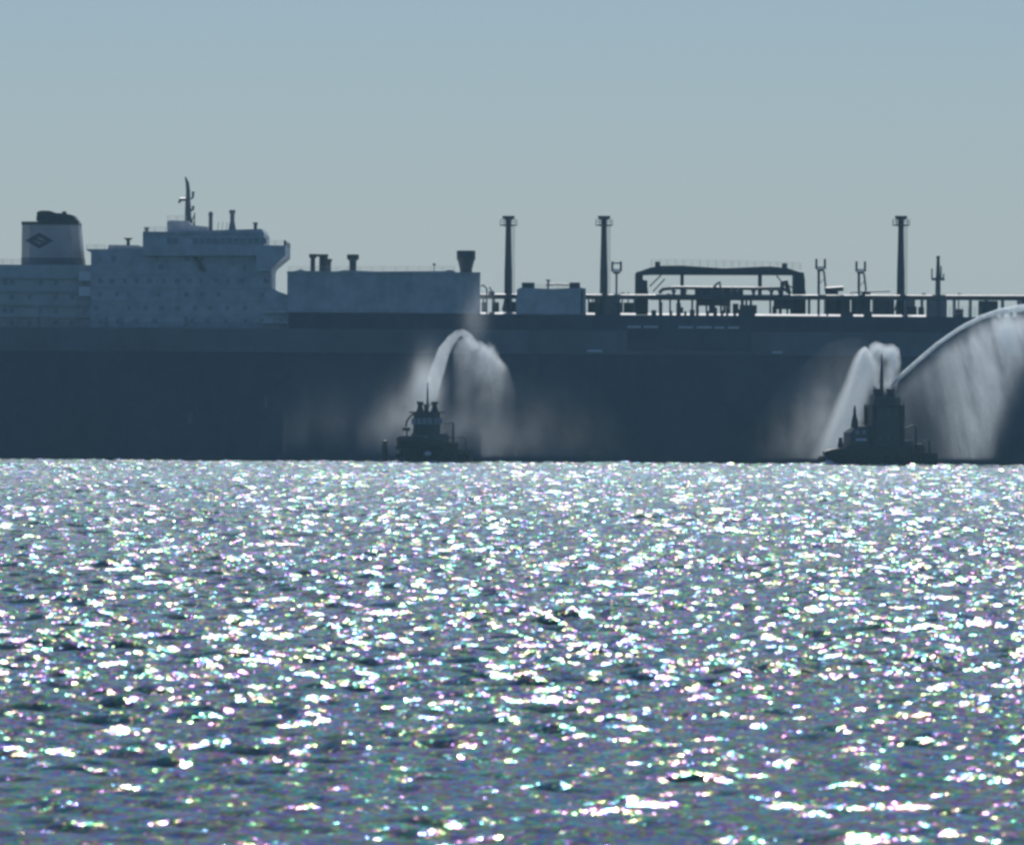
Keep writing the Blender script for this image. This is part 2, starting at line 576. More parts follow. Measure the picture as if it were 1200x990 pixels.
# --- accommodation block
ax0, ax1 = px(106), px(317)
AY0, AY1 = Y0 + 3, Y1 - 3
ztop = pz(293, 130)
ring = [(106, 385), (106, 296), (101, 293.5), (101, 292), (168, 292), (168, 300), (317, 300), (317, 337), (321, 340), (334, 344.5), (338, 346), (338, 385)]
acc = MB().prism_y([(px(a, AY0), pz(b, a, AY0)) for a, b in ring], AY0, AY1).build('accommodation_block', 'house', ship)
for lev in (307, 322, 337, 353, 369):
    MB().box(px(106.3), px(316), AY0 - 0.22, AY0 + 0.05, pz(lev + 0.5, 200), pz(lev - 0.5, 200)).build('deck_edge', 'house', acc)
rw = random.Random(3)
for lev, cols in ((303, range(116, 240, 17)), (313.5, (190, 236, 262, 288, 306)), (329, range(116, 316, 15)), (345, range(118, 312, 17)), (361, range(114, 320, 19)), (376, range(118, 330, 21))):
    for a in cols:
        if rw.random() < 0.2:
            continue
        a += rw.uniform(-2, 2)
        x, z = px(a, AY0), pz(lev, a, AY0)
        hw = rw.choice((.34, .42, .5))
        MB().box(x - hw, x + hw, AY0 - 0.06, AY0 + 0.1, z - .48, z + .45).build('window', 'glass', acc)
for a in (121, 139, 215):
    MB().box(px(a), px(a + 5), AY0 - 0.05, AY0 + 0.1, pz(382, a), pz(371, a)).build('door', 'glass', acc)
MB().prism_y([(px(a, AY0), pz(b, a, AY0)) for a, b in ((224, 299), (229, 299), (241, 318), (236, 318))], AY0 - 1.2, AY0 - 0.1).build('outside_stair', 'steel', acc)
MB().rail([(px(100), AY0 + .2, ztop), (px(122), AY0 + .2, ztop)]).build('railing', 'white', acc)
# small house aft of the bridge
MB().prism_y([(px(a), pz(b, a)) for a, b in ((124, 292), (125, 286.5), (160, 287), (166, 289), (166, 292))], AY0 + 3, AY1 - 3).build('aft_deckhouse', 'house', ship)
sc_ = MB().lathe(px(147.5), AY0 + 6, [(0.35, pz(287, 147)), (0.35, pz(281, 147)), (0.6, pz(280.5, 147)), (0.6, pz(279, 147))], 10)
sc_.tube([(px(142), AY0 + 6, pz(278.4, 147)), (px(153), AY0 + 6, pz(278.4, 147))], 0.14, 6)
sc_.build('radar_scanner', 'steel', ship)
# bridge
bring = [(167, 300), (167, 272.5), (306, 268.5), (309, 274), (309, 287.5), (334, 288), (334, 300.5), (318, 314), (317, 318), (300, 318), (300, 300)]
bri = MB().prism_y([(px(a, AY0), pz(b, a, AY0)) for a, b in bring], Y0 + 1.0, Y1 - 1.0).build('bridge', 'house', ship)
for a in list(range(194, 206, 7)) + list(range(224, 306, 8)):
    MB().box(px(a + .6), px(a + 7.2), Y0 + 0.93, Y0 + 1.2, pz(286, a), pz(279, a)).build('window', 'glass', bri)
MB().box(px(166.5), px(307), Y0 + 0.7, Y0 + 1.0, pz(273.8, 240), pz(271.8, 240)).build('eave', 'house', bri)
MB().rail([(px(310), Y0 + 1.3, pz(288, 320)), (px(333.6), Y0 + 1.3, pz(288, 320)), (px(333.6), Y1 - 1.3, pz(288, 320))], h=1.0).build('railing', 'white', bri)
MB().rail([(px(168), Y0 + 1.3, pz(272.4, 170)), (px(193), Y0 + 1.3, pz(271.5, 170))], h=1.0).build('railing', 'white', bri)
MB().box(px(331.6), px(334), Y0 + 1.2, Y0 + 1.6, pz(288, 333), pz(281.5, 333)).build('wing_lamp', 'steel', bri)
for a, y in ((170.5, 266), (298, 260.5)):
    MB().lathe(px(a), Y0 + 3, [(0.35, pz(272, a)), (0.35, pz(y + 2, a)), (0.5, pz(y + 2, a)), (0.5, pz(y, a))], 10).build('compass_post', 'steel', bri)
mi = MB().prism_y([(px(a), pz(b, a)) for a, b in ((193, 272.5), (193, 259), (196, 257.5), (217, 258), (222, 263), (241, 265), (241, 272))], AY0 + 6, AY1 - 6).build('monkey_island', 'house', ship)
MB().rail([(px(193.5), AY0 + 6.2, pz(258, 196)), (px(216), AY0 + 6.2, pz(258, 196))], h=1.0).build('railing', 'white', mi)
# radar mast, leaning a little, with yard and radars
mm = MB()
mm.tube([(px(a), YC, pz(b, a)) for a, b in ((215.5, 264), (215, 245), (214.8, 232), (215, 222), (214, 212), (211.5, 204.5))], [.75, .62, .5, .42, .36, .12], 10)
mast = mm.build('radar_mast', 'pipe', ship)
MB().tube([(px(a), YC, pz(b, a)) for a, b in ((204, 235.5), (206, 231.5), (215, 231))], [.22, .38, .3], 8).build('radar_arm', 'pipe', mast)
MB().tube([(px(a), YC, pz(b, a)) for a, b in ((216, 231), (220.5, 229.5), (221, 222))], [.22, .22, .3], 8).build('antenna', 'pipe', mast)
MB().tube([(px(a), YC, pz(b, a)) for a, b in ((216, 246), (221, 243), (221, 239))], [.22, .26, .3], 8).build('antenna', 'pipe', mast)
lt = MB()
for a0, a1 in ((217, 223), (223, 217)):
    lt.tube([(px(a0), YC - 1, pz(264, 220)), (px(a1), YC - 1, pz(249, 220))], 0.1, 6)
lt.tube([(px(223), YC - 1, pz(264, 220)), (px(223), YC - 1, pz(247, 220))], 0.12, 6)
lt.tube([(px(217.5), YC - 1, pz(264, 220)), (px(217.5), YC - 1, pz(247, 220))], 0.12, 6)
lt.build('mast_lattice', 'pipe', mast)
MB().lathe(px(243), YC - 6, [(0.42, pz(270, 243)), (0.38, pz(252, 243)), (0.5, pz(250, 243)), (0.3, pz(246.5, 243))], 10).build('antenna_post', 'pipe', ship)
MB().lathe(px(268.5), YC - 6, [(0.85, pz(270, 268)), (0.6, pz(262, 268)), (0.45, pz(258, 268)), (0.45, pz(249, 268)), (0.65, pz(248, 268)), (0.6, pz(244.5, 268))], 12).build('signal_mast', 'pipe', ship)
sg = MB()
for a in (251, 256, 261):
    sg.tube([(px(a), YC - 6, pz(270, a)), (px(a + 1.5), YC - 6, pz(259, a))], 0.06, 5)
sg.build('flag_halyard', 'pipe', ship)

# --- cargo machinery house and its ventilators
zt0 = Z_DECK
ch = MB().prism_y([(px(a), pz(b, a)) for a, b in ((336, 384), (336, 318), (345, 317.5), (352, 315.5), (357, 317.3), (394, 317.8), (403, 316.5), (440, 318), (520, 317.6), (524, 316.4), (530, 316.6), (534, 319), (562, 319), (562, 384))], Y0 + 1.6, Y0 + 17).build('machinery_house', 'house', ship)
MB().box(px(335.5), px(562.5), Y0 + 1.3, Y0 + 1.6, pz(320.5, 450), pz(318.8, 450)).build('roof_edge', 'house', ch)
MB().box(px(336), px(562), Y0 + 1.0, Y0 + 1.6, pz(366.5, 450), pz(362.5, 450)).build('walkway', 'house', ch)
for a in (360, 388, 418, 447, 476, 505, 534):
    MB().box(px(a), px(a) + 0.16, Y0 + 1.48, Y0 + 1.62, pz(362, a), pz(321, a)).build('wall_stiffener', 'house', ch)
MB().rail([(px(338), Y0 + 1.8, pz(317.8, 340)), (px(532), Y0 + 1.8, pz(317.8, 530))], h=0.95, step=2.2, r=0.03).build('railing', 'white', ch)


def vent(a, y_base, prof, dy=4.0):
    """prof: (half width px, y)"""
    return MB().lathe(px(a, Y0 + dy), Y0 + dy, [(hw * MPP, pz(y, a, Y0 + dy)) for hw, y in prof], 16).build('ventilator', 'steel', ship, True)


vent(366, 318, [(2.9, 320), (2.7, 303), (4.3, 302), (4.6, 298.5), (4.4, 297.8)])
vent(378.5, 318, [(5.2, 320), (5.0, 304), (5.0, 302), (5.2, 301), (5.2, 298.2)], 5)
vent(384.5, 318, [(3.0, 320), (3.0, 308), (4.2, 305.5), (4.2, 303.5)], 7)
MB().box(px(362), px(383.5), Y0 + 3.6, Y0 + 5.6, pz(300.5, 370), pz(297.7, 370)).build('ventilator_hood', 'steel', ship)
vent(413, 318, [(4.0, 320), (4.2, 306), (6.8, 304), (7.2, 299.2), (6.6, 298.3)])
vent(545.5, 319, [(7.4, 322), (7.2, 316), (9.6, 306), (10.9, 304), (11.1, 294.8), (10.4, 293.8)], 6)
MB().lathe(px(508), Y0 + 5, [(0.08, pz(318, 508)), (0.08, pz(311, 508)), (0.3, pz(310.5, 508)), (0.3, pz(308.5, 508))], 8).build('roof_lamp', 'steel', ship)

# --- pipe rack running forward
pr = MB()
for (dy, yy, r_) in ((9, 347.5, .28), (11, 349.5, .30), (13.5, 347.8, .22), (16, 350, .3)):
    Yp = Y0 + dy
    pr_ = MB().tube([(px(562, Yp), Yp, pz(yy - 2.1 + .6, 562, Yp)), (px(800, Yp), Yp, pz(yy - .6, 800, Yp)), (px(1330, Yp), Yp, pz(yy + .4, 1330, Yp))], r_, 8)
    pr_.build('cargo_pipe', 'pipe', ship, True)
wk = MB().box(px(562), px(1330), Y0 + 7.4, Y0 + 9, pz(350, 900), pz(348.8, 900))
wk.build('walkway', 'pipe', ship)
MB().rail([(px(690), Y0 + 7.5, pz(349, 690)), (px(745), Y0 + 7.5, pz(349, 745))], h=.9, r=.03).build('railing', 'pipe', ship)
MB().rail([(px(1030), Y0 + 7.5, pz(349, 1030)), (px(1320), Y0 + 7.5, pz(349, 1330))], h=.7, r=.025, step=2.6).build('railing', 'pipe', ship)
for a in list(range(566, 606, 13)) + list(range(690, 746, 18)) + list(range(950, 1330, 19)):
    MB().box(px(a) - .14, px(a) + .14, Y0 + 8, Y0 + 16.5, Z_TRUNK, pz(349.5, a)).build('pipe_support', 'pipe', ship)

# small deck gear along the pipe rack
rg = random.Random(12)
for k in range(46):
    a = rg.choice((rg.uniform(690, 745), rg.uniform(950, 1090), rg.uniform(1112, 1320), rg.uniform(762, 930), rg.uniform(564, 603)))
    dy = rg.uniform(9, 15)
    kind = rg.random()
    X_, Y_ = px(a, Y0 + dy), Y0 + dy
    if kind < .4:
        h_ = rg.uniform(.6, 1.4)
        MB().lathe(X_, Y_, [(.16, pz(349, a)), (.16, pz(349, a) + h_ * .6), (.42, pz(349, a) + h_ * .65), (.42, pz(349, a) + h_)], 8).build('valve', 'pipe', ship)
    elif kind < .75:
        w_ = rg.uniform(.3, 1.1)
        MB().box(X_ - w_, X_ + w_, Y_ - .6, Y_ + .6, Z_TRUNK, Z_TRUNK + rg.uniform(1.2, 3.2), .15).build('deck_locker', 'pipe', ship)
    else:
        MB().tube([(X_, Y_, Z_TRUNK), (X_, Y_, pz(349, a) + rg.uniform(.4, 1.3)), (X_ + .5, Y_, pz(349, a) + rg.uniform(.2, .9))], .13, 6).build('vent_pipe', 'pipe', ship)

# --- three tall vent masts
def vent_mast(a, yb):
    Yp = YC - 4
    X = px(a, Yp)
    Z = lambda y: pz(y, a, Yp)
    m_ = MB().lathe(X, Yp, [(0.98, Z_TRUNK), (0.95, Z(356)), (0.78, Z(350)), (0.74, Z(318)), (0.66, Z(300)), (0.56, Z(268)), (0.6, Z(257))], 14)
    v = m_.build('vent_mast', 'steel', ship, True)
    MB().lathe(X, Yp, [(0.6, Z(257.5)), (1.25, Z(256)), (1.25, Z(253.2))], 14).build('mast_cap', 'steel', v, True)
    MB().lathe(X, Yp, [(0.7, Z(265.3)), (1.75, Z(264.6)), (1.75, Z(263.4)), (0.7, Z(263))], 14).build('platform', 'pipe', v)
    g = MB()
    for k in range(9):
        an = 2 * math.pi * k / 9
        g.tube([(X + 1.75 * math.cos(an), Yp + 1.75 * math.sin(an), Z(264)), (X + 1.75 * math.cos(an), Yp + 1.75 * math.sin(an), Z(257.6))], .05, 5)
    ringp = [(X + 1.75 * math.cos(q), Yp + 1.75 * math.sin(q)) for q in np.linspace(0, 2 * math.pi, 15)]
    for zz in (257.6, 260.5):
        g.tube([(x, y, Z(zz)) for x, y in ringp], .05, 5)
    g.build('platform_railing', 'pipe', v)
    l = MB()
    for dx in (0.82, 1.22):
        l.tube([(X + dx, Yp - .2, Z(350)), (X + dx, Yp - .2, Z(264))], .045, 5)
    zz = 348
    while zz > 266:
        l.tube([(X + .82, Yp - .2, Z(zz)), (X + 1.22, Yp - .2, Z(zz))], .03, 4)
        zz -= 3
    l.build('ladder', 'pipe', v)
    if yb:
        MB().lathe(X, Yp, [(1.3, Z(364)), (0.8, Z(352))], 10).build('mast_foot', 'steel', v)


for a in (595, 707, 1055, 1262):
    vent_mast(a, True)
MB().box(px(697), px(727), Y0 + 12, Y0 + 22, Z_TRUNK, pz(346.5, 710)).build('mast_house', 'house', ship)
MB().box(px(1063), px(1075), Y0 + 12, Y0 + 20, Z_TRUNK, pz(350, 1068)).build('valve_house', 'house', ship)
# fuzzy gear at the machinery house's corner: a small davit
dv = MB().tube([(px(570), Y0 + 6, Z_TRUNK), (px(570), Y0 + 6, pz(338, 570)), (px(566), Y0 + 6, pz(334, 570)), (px(563), Y0 + 6, pz(335, 570))], .18, 7)
dv.tube([(px(577), Y0 + 6, Z_TRUNK), (px(577), Y0 + 6, pz(343, 577)), (px(573), Y0 + 6, pz(336, 573))], .16, 7)
dv.box(px(572), px(579), Y0 + 5.5, Y0 + 7, pz(346, 575), pz(341, 575))
dv.build('davit', 'pipe', ship)
MB().box(px(564), px(570), Y0 + 5, Y0 + 7, Z_TRUNK, pz(354, 567), .1).build('winch', 'steel', ship)

# --- compressor house
cp = MB().prism_y([(px(a), pz(b, a)) for a, b in ((604, 384), (604.5, 356), (605.5, 339), (610, 337), (645, 338.5), (668, 337.5), (680, 337), (686, 338), (687, 384))], Y0 + 1.2, Y0 + 13).build('compressor_house', 'house', ship)
for a, b, y in ((611, 626, 331), (667, 679.5, 331)):
    MB().box(px(a), px(b), Y0 + 2, Y0 + 6, pz(340, a), pz(y, a), .3).build('roof_box', 'steel', cp)
MB().tube([(px(640), Y0 + 3, pz(334, 640)), (px(652), Y0 + 3, pz(333, 652)), (px(668), Y0 + 3, pz(334, 668))], .18, 7).build('roof_pipe', 'steel', cp)
MB().lathe(px(642), Y0 + 4, [(.2, pz(339, 642)), (.2, pz(330, 642)), (.45, pz(329, 642)), (.4, pz(327.5, 642))], 8).build('roof_vent', 'pipe', cp)
MB().box(px(680.5), px(683), Y0 + 1, Y0 + 1.2, pz(368, 680), pz(340, 680)).build('door_post', 'steel', cp)
MB().rail([(px(626), Y0 + 1.5, pz(338, 630)), (px(667), Y0 + 1.5, pz(338, 660))], h=.8, r=.03).build('railing', 'pipe', cp)

# --- floodlight towers with square frame heads
def light_tower(a, ytop, leg):
    Yp = Y0 + 14
    X = lambda q: px(q, Yp)
    Z = lambda y: pz(y, a, Yp)
    st = MB().tube([(X(a - (0 if not leg else 2)), Yp, Z_TRUNK), (X(a - (0 if not leg else 2)), Yp, Z(ytop + 14))], .26 if leg else .2, 8)
    if leg:
        st.tube([(X(a + 8), Yp, Z(352)), (X(a + 4), Yp, Z(ytop + 14))], .2, 7)
        st.tube([(X(a - 2), Yp, Z(ytop + 30)), (X(a + 5.5), Yp, Z(ytop + 22))], .07, 5)
    tw = st.build('light_tower', 'pipe', ship)
    f = MB()
    for q in (a - 5, a + 5):
        f.box(X(q) - .22, X(q) + .22, Yp - .6, Yp - .2, Z(ytop + 12), Z(ytop))
    f.box(X(a - 4), X(a + 4), Yp - .6, Yp + .6, Z(ytop + 14.5), Z(ytop + 11.5))
    f.build('lamp_frame', 'pipe', tw)
    g = MB().box(X(a - 3.6), X(a + 3.6), Yp - .3, Yp - .1, Z(ytop + 11), Z(ytop + 9))
    if not leg:
        g.box(X(a - 4.5), X(a + 4.5), Yp - .4, Yp - .1, Z(ytop + 3), Z(ytop + 1))
    g.build('lamp', 'pale', tw)


light_tower(722, 306.5, False)
light_tower(961, 303.5, True)
light_tower(1008, 306.5, True)
light_tower(1215, 306, False)

# --- cargo manifold gantry
gy0, gy1 = Y0 + 15, Y0 + 19
gan = MB().prism_y([(px(a), pz(b, a)) for a, b in ((746, 318.5), (763, 312.5), (775, 310.5), (800, 310.3), (850, 313.4), (905, 311.2), (926, 313.6), (944, 319.5), (944, 322.2), (925, 321.6), (765, 321.2), (746, 322))], gy0, gy1).build('manifold_gantry', 'steel', ship)
for a, b in ((745, 759.5), (931, 945.5)):
    MB().prism_y([(px(q), pz(r_, q)) for q, r_ in ((a, 368), (a, 320), (a + 2, 317.5), (a + 9, 318), (a + 9, 327) if a < 800 else (a + 13, 318.5), (b, 328), (b, 335), (b + 1, 344), (b + 1, 368))], gy0 - .3, gy1 + .3).build('gantry_leg', 'steel', gan)
for a, y in ((771.5, 305.5), (921.5, 307.5)):
    MB().box(px(a - 3), px(a + 3), gy0 + .3, gy1 - .3, pz(315, a), pz(y, a), .2).build('sheave_block', 'steel', gan)
for a, w_ in ((800.5, 2.0), (892.5, 2.2)):
    MB().box(px(a - w_), px(a + w_), gy0 + 1, gy1 - 1, pz(345, a), pz(320, a)).build('hanger_post', 'steel', gan)
MB().rail([(px(764), gy0 + .3, pz(312, 764)), (px(850), gy0 + .3, pz(313, 850)), (px(940), gy0 + .3, pz(316, 940))], h=1.5, step=1.5, r=.035).build('railing', 'white', gan)
for a0, y0_, a1, y1_ in ((762, 335, 776, 321), (766, 341, 780, 326), (912, 322, 929, 343), (919, 330, 934, 338)):
    MB().tube([(px(a0), gy0 + 1, pz(y0_, a0)), (px(a1), gy0 + 1, pz(y1_, a1))], .13, 6).build('brace', 'pipe', gan)
# upper manifold deck and pipework
md = MB().prism_y([(px(a), pz(b, a)) for a, b in ((768, 346), (776, 338.5), (790, 336), (835, 337), (842, 335.8), (862, 335.5), (869, 337), (916, 337.4), (920, 328), (924, 329), (927, 341), (936, 346.5), (936, 347), (768, 347))], Y0 + 10, Y0 + 10.9)
md = MB()
md.tube([(px(773), Y0 + 10, pz(343, 773)), (px(777), Y0 + 10, pz(338.5, 777)), (px(792), Y0 + 10, pz(336.6, 790)), (px(840), Y0 + 10, pz(337.2, 840)), (px(880), Y0 + 10, pz(337.5, 880)), (px(920), Y0 + 10, pz(338, 920)), (px(928), Y0 + 10, pz(344, 928))], .34, 8)
mdo = md.build('manifold_pipe', 'steel', ship, True)
MB().box(px(762), px(936), Y0 + 9.2, Y0 + 12.2, pz(351.5, 850), pz(346.5, 850)).build('manifold_deck', 'steel', ship)
MB().box(px(815), px(872), Y0 + 9.6, Y0 + 12, pz(347, 850), pz(339, 850), .3).build('manifold_valve_box', 'steel', ship)
for a in (790, 803, 822, 836, 848, 858, 866, 884, 905, 915):
    MB().lathe(px(a), Y0 + 9.4, [(.3, pz(347, a)), (.3, pz(342, a)), (.5, pz(341.5, a)), (.5, pz(339.8, a)), (.2, pz(339.4, a)), (.2, pz(336.4, a))], 8).build('valve', 'pipe', ship)
MB().tube([(px(836), Y0 + 10, pz(337, 836)), (px(842), Y0 + 10, pz(331, 842)), (px(844), Y0 + 10, pz(329.5, 844)), (px(845), Y0 + 10, pz(336, 845))], .2, 6).build('manifold_lamp', 'pipe', ship)
MB().tube([(px(917), Y0 + 10, pz(346, 917)), (px(918), Y0 + 10, pz(329, 918)), (px(922), Y0 + 10, pz(328.5, 922)), (px(926), Y0 + 10, pz(342, 926))], .4, 7).build('hose_crane', 'steel', ship)
for i, a in enumerate((774, 786, 796, 812, 818, 829, 836, 846, 850, 856, 871, 876, 881, 904, 916, 924, 929)):
    w_ = (.24, .17, .3, .2)[i % 4]
    MB().box(px(a) - w_, px(a) + w_, Y0 + 9.3 + (i % 3), Y0 + 10.6 + (i % 3), Z_TRUNK, pz(350, a)).build('manifold_leg', 'steel', ship)
MB().box(px(868), px(888), Y0 + 8.6, Y0 + 11.6, Z_TRUNK - .05, pz(357, 878), .2).build('deck_box', 'steel', ship)
MB().box(px(908), px(932), Y0 + 10, Y0 + 12, pz(362, 920), pz(352, 920), .2).build('deck_box', 'steel', ship)
MB().box(px(818), px(856), Y0 + 11, Y0 + 12, pz(358, 840), pz(351, 840), .2).build('deck_box', 'pipe', ship)
# --- gear forward of the manifold
for a, b, y, c in ((970, 984, 341, 'steel'), (984, 998, 345, 'steel'), (1000, 1014, 347, 'pipe'), (1012, 1022, 341, 'steel'), (1026, 1050, 351, 'pipe'), (1150, 1172, 352, 'pipe'), (1200, 1222, 349, 'pipe')):
    MB().box(px(a), px(b), Y0 + 10, Y0 + 15, Z_TRUNK - .05, pz(y, a), .35).build('deck_machinery', c, ship)
MB().tube([(px(968), Y0 + 11, pz(339, 968)), (px(990), Y0 + 11, pz(337.5, 990))], .5, 8).build('winch_drum', 'steel', ship)
MB().tube([(px(998), Y0 + 11, pz(342, 998)), (px(1045), Y0 + 11, pz(340.5, 1045))], .16, 6).build('crane_boom', 'pipe', ship)
MB().box(px(986), px(999), Y0 + 0.9, Y0 + 3.4, zt, zt + 0.9).build('bollard_seat', 'steel', ship)
MB().box(px(1012.2), px(1021.8), Y0 + 0.9, Y0 + 3.4, zt, zt + 1.0).build('bollard_seat', 'steel', ship)
# navigation mast on its house
sh = MB().box(px(1089), px(1112), Y0 + 10, Y0 + 16, Z_TRUNK, pz(347, 1100), .3).build('store_house', 'white', ship)
nm = MB().lathe(px(1102), Y0 + 13, [(.55, pz(347, 1102)), (.5, pz(328, 1102)), (.4, pz(318, 1102)), (.3, pz(302, 1102)), (.42, pz(301, 1102)), (.3, pz(299, 1102))], 10)
nm = nm.build('navigation_mast', 'pipe', ship, True)
g = MB().box(px(1094.5), px(1109.5), Y0 + 12, Y0 + 14, pz(328, 1102), pz(325, 1102))
g.build('crosstree', 'pipe', nm)
for a, y in ((1094.8, 314), (1108.5, 320), (1105.5, 311)):
    MB().tube([(px(a), Y0 + 13, pz(326, a)), (px(a), Y0 + 13, pz(y, a))], .14, 6).build('antenna', 'pipe', nm)
# curtain of thin rails / wires toward the bow
MB().rail([(px(1113), Y0 + 2, Z_TRUNK), (px(1150), Y0 + 2, Z_TRUNK)], h=2.0, step=1.2, r=.04).build('railing', 'white', ship)
MB().rail([(px(1172), Y0 + 2, Z_TRUNK), (px(1330), Y0 + 2, Z_TRUNK)], h=1.4, step=1.6, r=.04).build('railing', 'white', ship)
MB().rail([(px(-110), Y0 + .6, Z_DECK), (px(335), Y0 + .6, Z_DECK)], h=1.1, step=2.2, r=.035).build('railing', 'pipe', ship)


# ------------------------------------------------------------------ tugs
def tug_hull(L, B, stations, parent, name='hull'):
    """stations: (x, half-breadth at deck, half-breadth at water, z of deck edge)"""
    vs, fs = [], []
    for x, hd, hw, zd, xo in stations:
        prof = [(-hw * 0.8, -1.2), (-hw, 0.0), (-(hw * .45 + hd * .55), zd * .5), (-hd, zd), (hd, zd), ((hw * .45 + hd * .55), zd * .5), (hw, 0.0), (hw * 0.8, -1.2)]
        for j, (y, z) in enumerate(prof):
            vs.append((x + xo * max(0, min(1, z / zd)), y, z))
    n = 8
    for i in range(len(stations) - 1):
        for k in range(n):
            k2 = (k + 1) % n
            fs.append((i * n + k, i * n + k2, (i + 1) * n + k2, (i + 1) * n + k))
    fs.append(tuple(range(n))[::-1])
    m_ = (len(stations) - 1) * n
    fs.append(tuple(range(m_, m_ + n)))
    return MB().add(vs, fs)


def local_build(mb, name, mat, parent, smooth=False, label=None):
    """mesh given in the parent's own axes"""
    me = bpy.data.meshes.new(name)
    me.from_pydata(mb.v, [], mb.f)
    me.materials.append(M[mat])
    if smooth:
        me.shade_smooth()
        me.set_sharp_from_angle(angle=R(40))
    o = bpy.data.objects.new(name, me)
    C.objects.link(o)
    o.parent = parent
    if label:
        o['label'] = label
    return o


def torus(mb, c, r0, r1, axis='y', n=12, k=6):
    vs, fs = [], []
    for i in range(n):
        a = 2 * math.pi * i / n
        for j in range(k):
            b = 2 * math.pi * j / k
            rr = r0 + r1 * math.cos(b)
            p = (rr * math.cos(a), r1 * math.sin(b), rr * math.sin(a))
            if axis == 'x':
                p = (p[1], p[0], p[2])
            vs.append((c[0] + p[0], c[1] + p[1], c[2] + p[2]))
    for i in range(n):
        for j in range(k):
            fs.append((i * k + j, i * k + (j + 1) % k, ((i + 1) % n) * k + (j + 1) % k, ((i + 1) % n) * k + j))
    return mb.add(vs, fs)


# --- the larger tug, almost broadside, bow to the left
TY = 1952.0
tx, _ = P(1030, 543, TY)
tug = thing('tugboat', 'dark fire-fighting tug seen broadside, square tower house, long water jet thrown to the right', 'tugboat', (tx, TY, 0), 'tugs spraying water beside the ship')
tug.rotation_euler.z = R(180 + 12)     # local +x (bow) points left and a little to the camera
k_ = MPP * TY / DIST
U = lambda a: (1030 - a) * k_ / math.cos(R(12))
H = lambda y, a=1030: P(a, y, TY)[1]
st = []
for f, hd, hw, zd, xo in ((0.0, 3.6, 3.2, 2.5, 0), (0.12, 4.2, 3.9, 2.6, 0), (0.35, 4.4, 4.2, 2.9, 0), (0.6, 4.4, 4.2, 3.3, 0), (0.75, 4.2, 3.7, 3.55, 0), (0.87, 3.4, 2.6, 3.5, .2), (0.95, 2.3, 1.5, 3.2, .5), (1.0, 1.0, 0.5, 2.7, .6)):
    x = U(1094) + (U(968) - U(1094)) * f
    st.append((x, hd, hw, zd, xo))
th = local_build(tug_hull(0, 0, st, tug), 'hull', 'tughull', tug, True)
# bow fender: a fat drooping roll round the stem
local_build(MB().tube([(U(985), -3.5, 1.9), (U(972), -2.6, 1.6), (U(964), -1.1, 1.3), (U(962), 0, 1.25), (U(964), 1.1, 1.3), (U(972), 2.6, 1.6), (U(985), 3.5, 1.9)], [.5, .62, .7, .72, .7, .62, .5], 10), 'bow_fender', 'rubber', tug, True)
for side in (-1, 1):
    # bulwark along the side; local -y is the far side once the boat is turned
    local_build(MB().add([(U(1062), side * 4.35, 2.9), (U(988), side * 3.75, 3.3), (U(988), side * 3.75, 4.0), (U(1062), side * 4.35, 3.7), (U(1062), side * 4.2, 2.9), (U(988), side * 3.6, 3.3), (U(988), side * 3.6, 4.0), (U(1062), side * 4.2, 3.7)],
                         [(0, 1, 2, 3), (7, 6, 5, 4), (3, 2, 6, 7), (0, 4, 5, 1), (0, 3, 7, 4), (1, 5, 6, 2)]), 'bulwark', 'tughull', tug)
    for a in (995, 1008, 1021, 1034, 1047, 1060, 1073):
        local_build(torus(MB(), (U(a), side * 4.5, 1.5), .5, .2), 'tyre_fender', 'rubber', th)
dh = local_build(MB().add(*(lambda: (MB().prism_y([(U(992), 3.2), (U(992), H(507)), (U(996), H(504)), (U(1003), H(500)), (U(1018), H(498)), (U(1018), 3.2)], -2.8, 2.8).v, MB().prism_y([(U(992), 3.2), (U(992), H(507)), (U(996), H(504)), (U(1003), H(500)), (U(1018), H(498)), (U(1018), 3.2)], -2.8, 2.8).f))()), 'deckhouse', 'tughouse', tug)
for a in (1000, 1008):
    local_build(MB().box(U(a) - .35, U(a) + .35, -2.86, 2.86, H(509), H(504)), 'window', 'tugglass', dh)
local_build(MB().box(U(998), U(1010.5), 2.8, 3.2, H(516.5), H(513.8)), 'raft_canister', 'pale', tug)
local_build(MB().lathe(U(984.5), 0, [(.55, 3.1), (.55, H(520)), (.35, H(516)), (.42, H(513))], 9), 'mooring_bitt', 'tughull', tug)
local_build(MB().lathe(U(1001), 0, [(.75, H(501)), (.65, H(494)), (.35, H(486)), (.22, H(478)), (.1, H(475))], 9), 'foremast', 'tughull', tug)
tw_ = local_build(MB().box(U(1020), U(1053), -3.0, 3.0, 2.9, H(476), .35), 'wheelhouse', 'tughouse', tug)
for a in (1018.2, 1053.6):
    for side in (-1, 1):
        local_build(MB().box(U(a) - .28, U(a) + .28, side * 3.0 - .28, side * 3.0 + .28, 2.9, H(474)), 'corner_post', 'tughull', tug)
for a in (1024, 1033, 1042):
    for lev, hh in ((483.5, 3.6), (513, 3.2)):
        for side in (-1, 1):
            local_build(MB().box(U(a) - .6, U(a + 6) + .4, side * 3.0 - .05, side * 3.0 + .05, H(lev + hh), H(lev - hh)), 'window', 'tugglass', tw_)
local_build(MB().box(U(1017), U(1055), -3.4, 3.4, H(477), H(474.6)), 'wheelhouse_roof', 'tughull', tug)
top = local_build(MB().box(U(1021), U(1046), -2.2, 2.2, H(474.6), H(464.5), .3), 'monitor_platform', 'tughouse', tug)
local_build(MB().box(U(1046.5), U(1053), -1.4, 1.4, H(474.6), H(465)), 'locker', 'tughouse', tug)
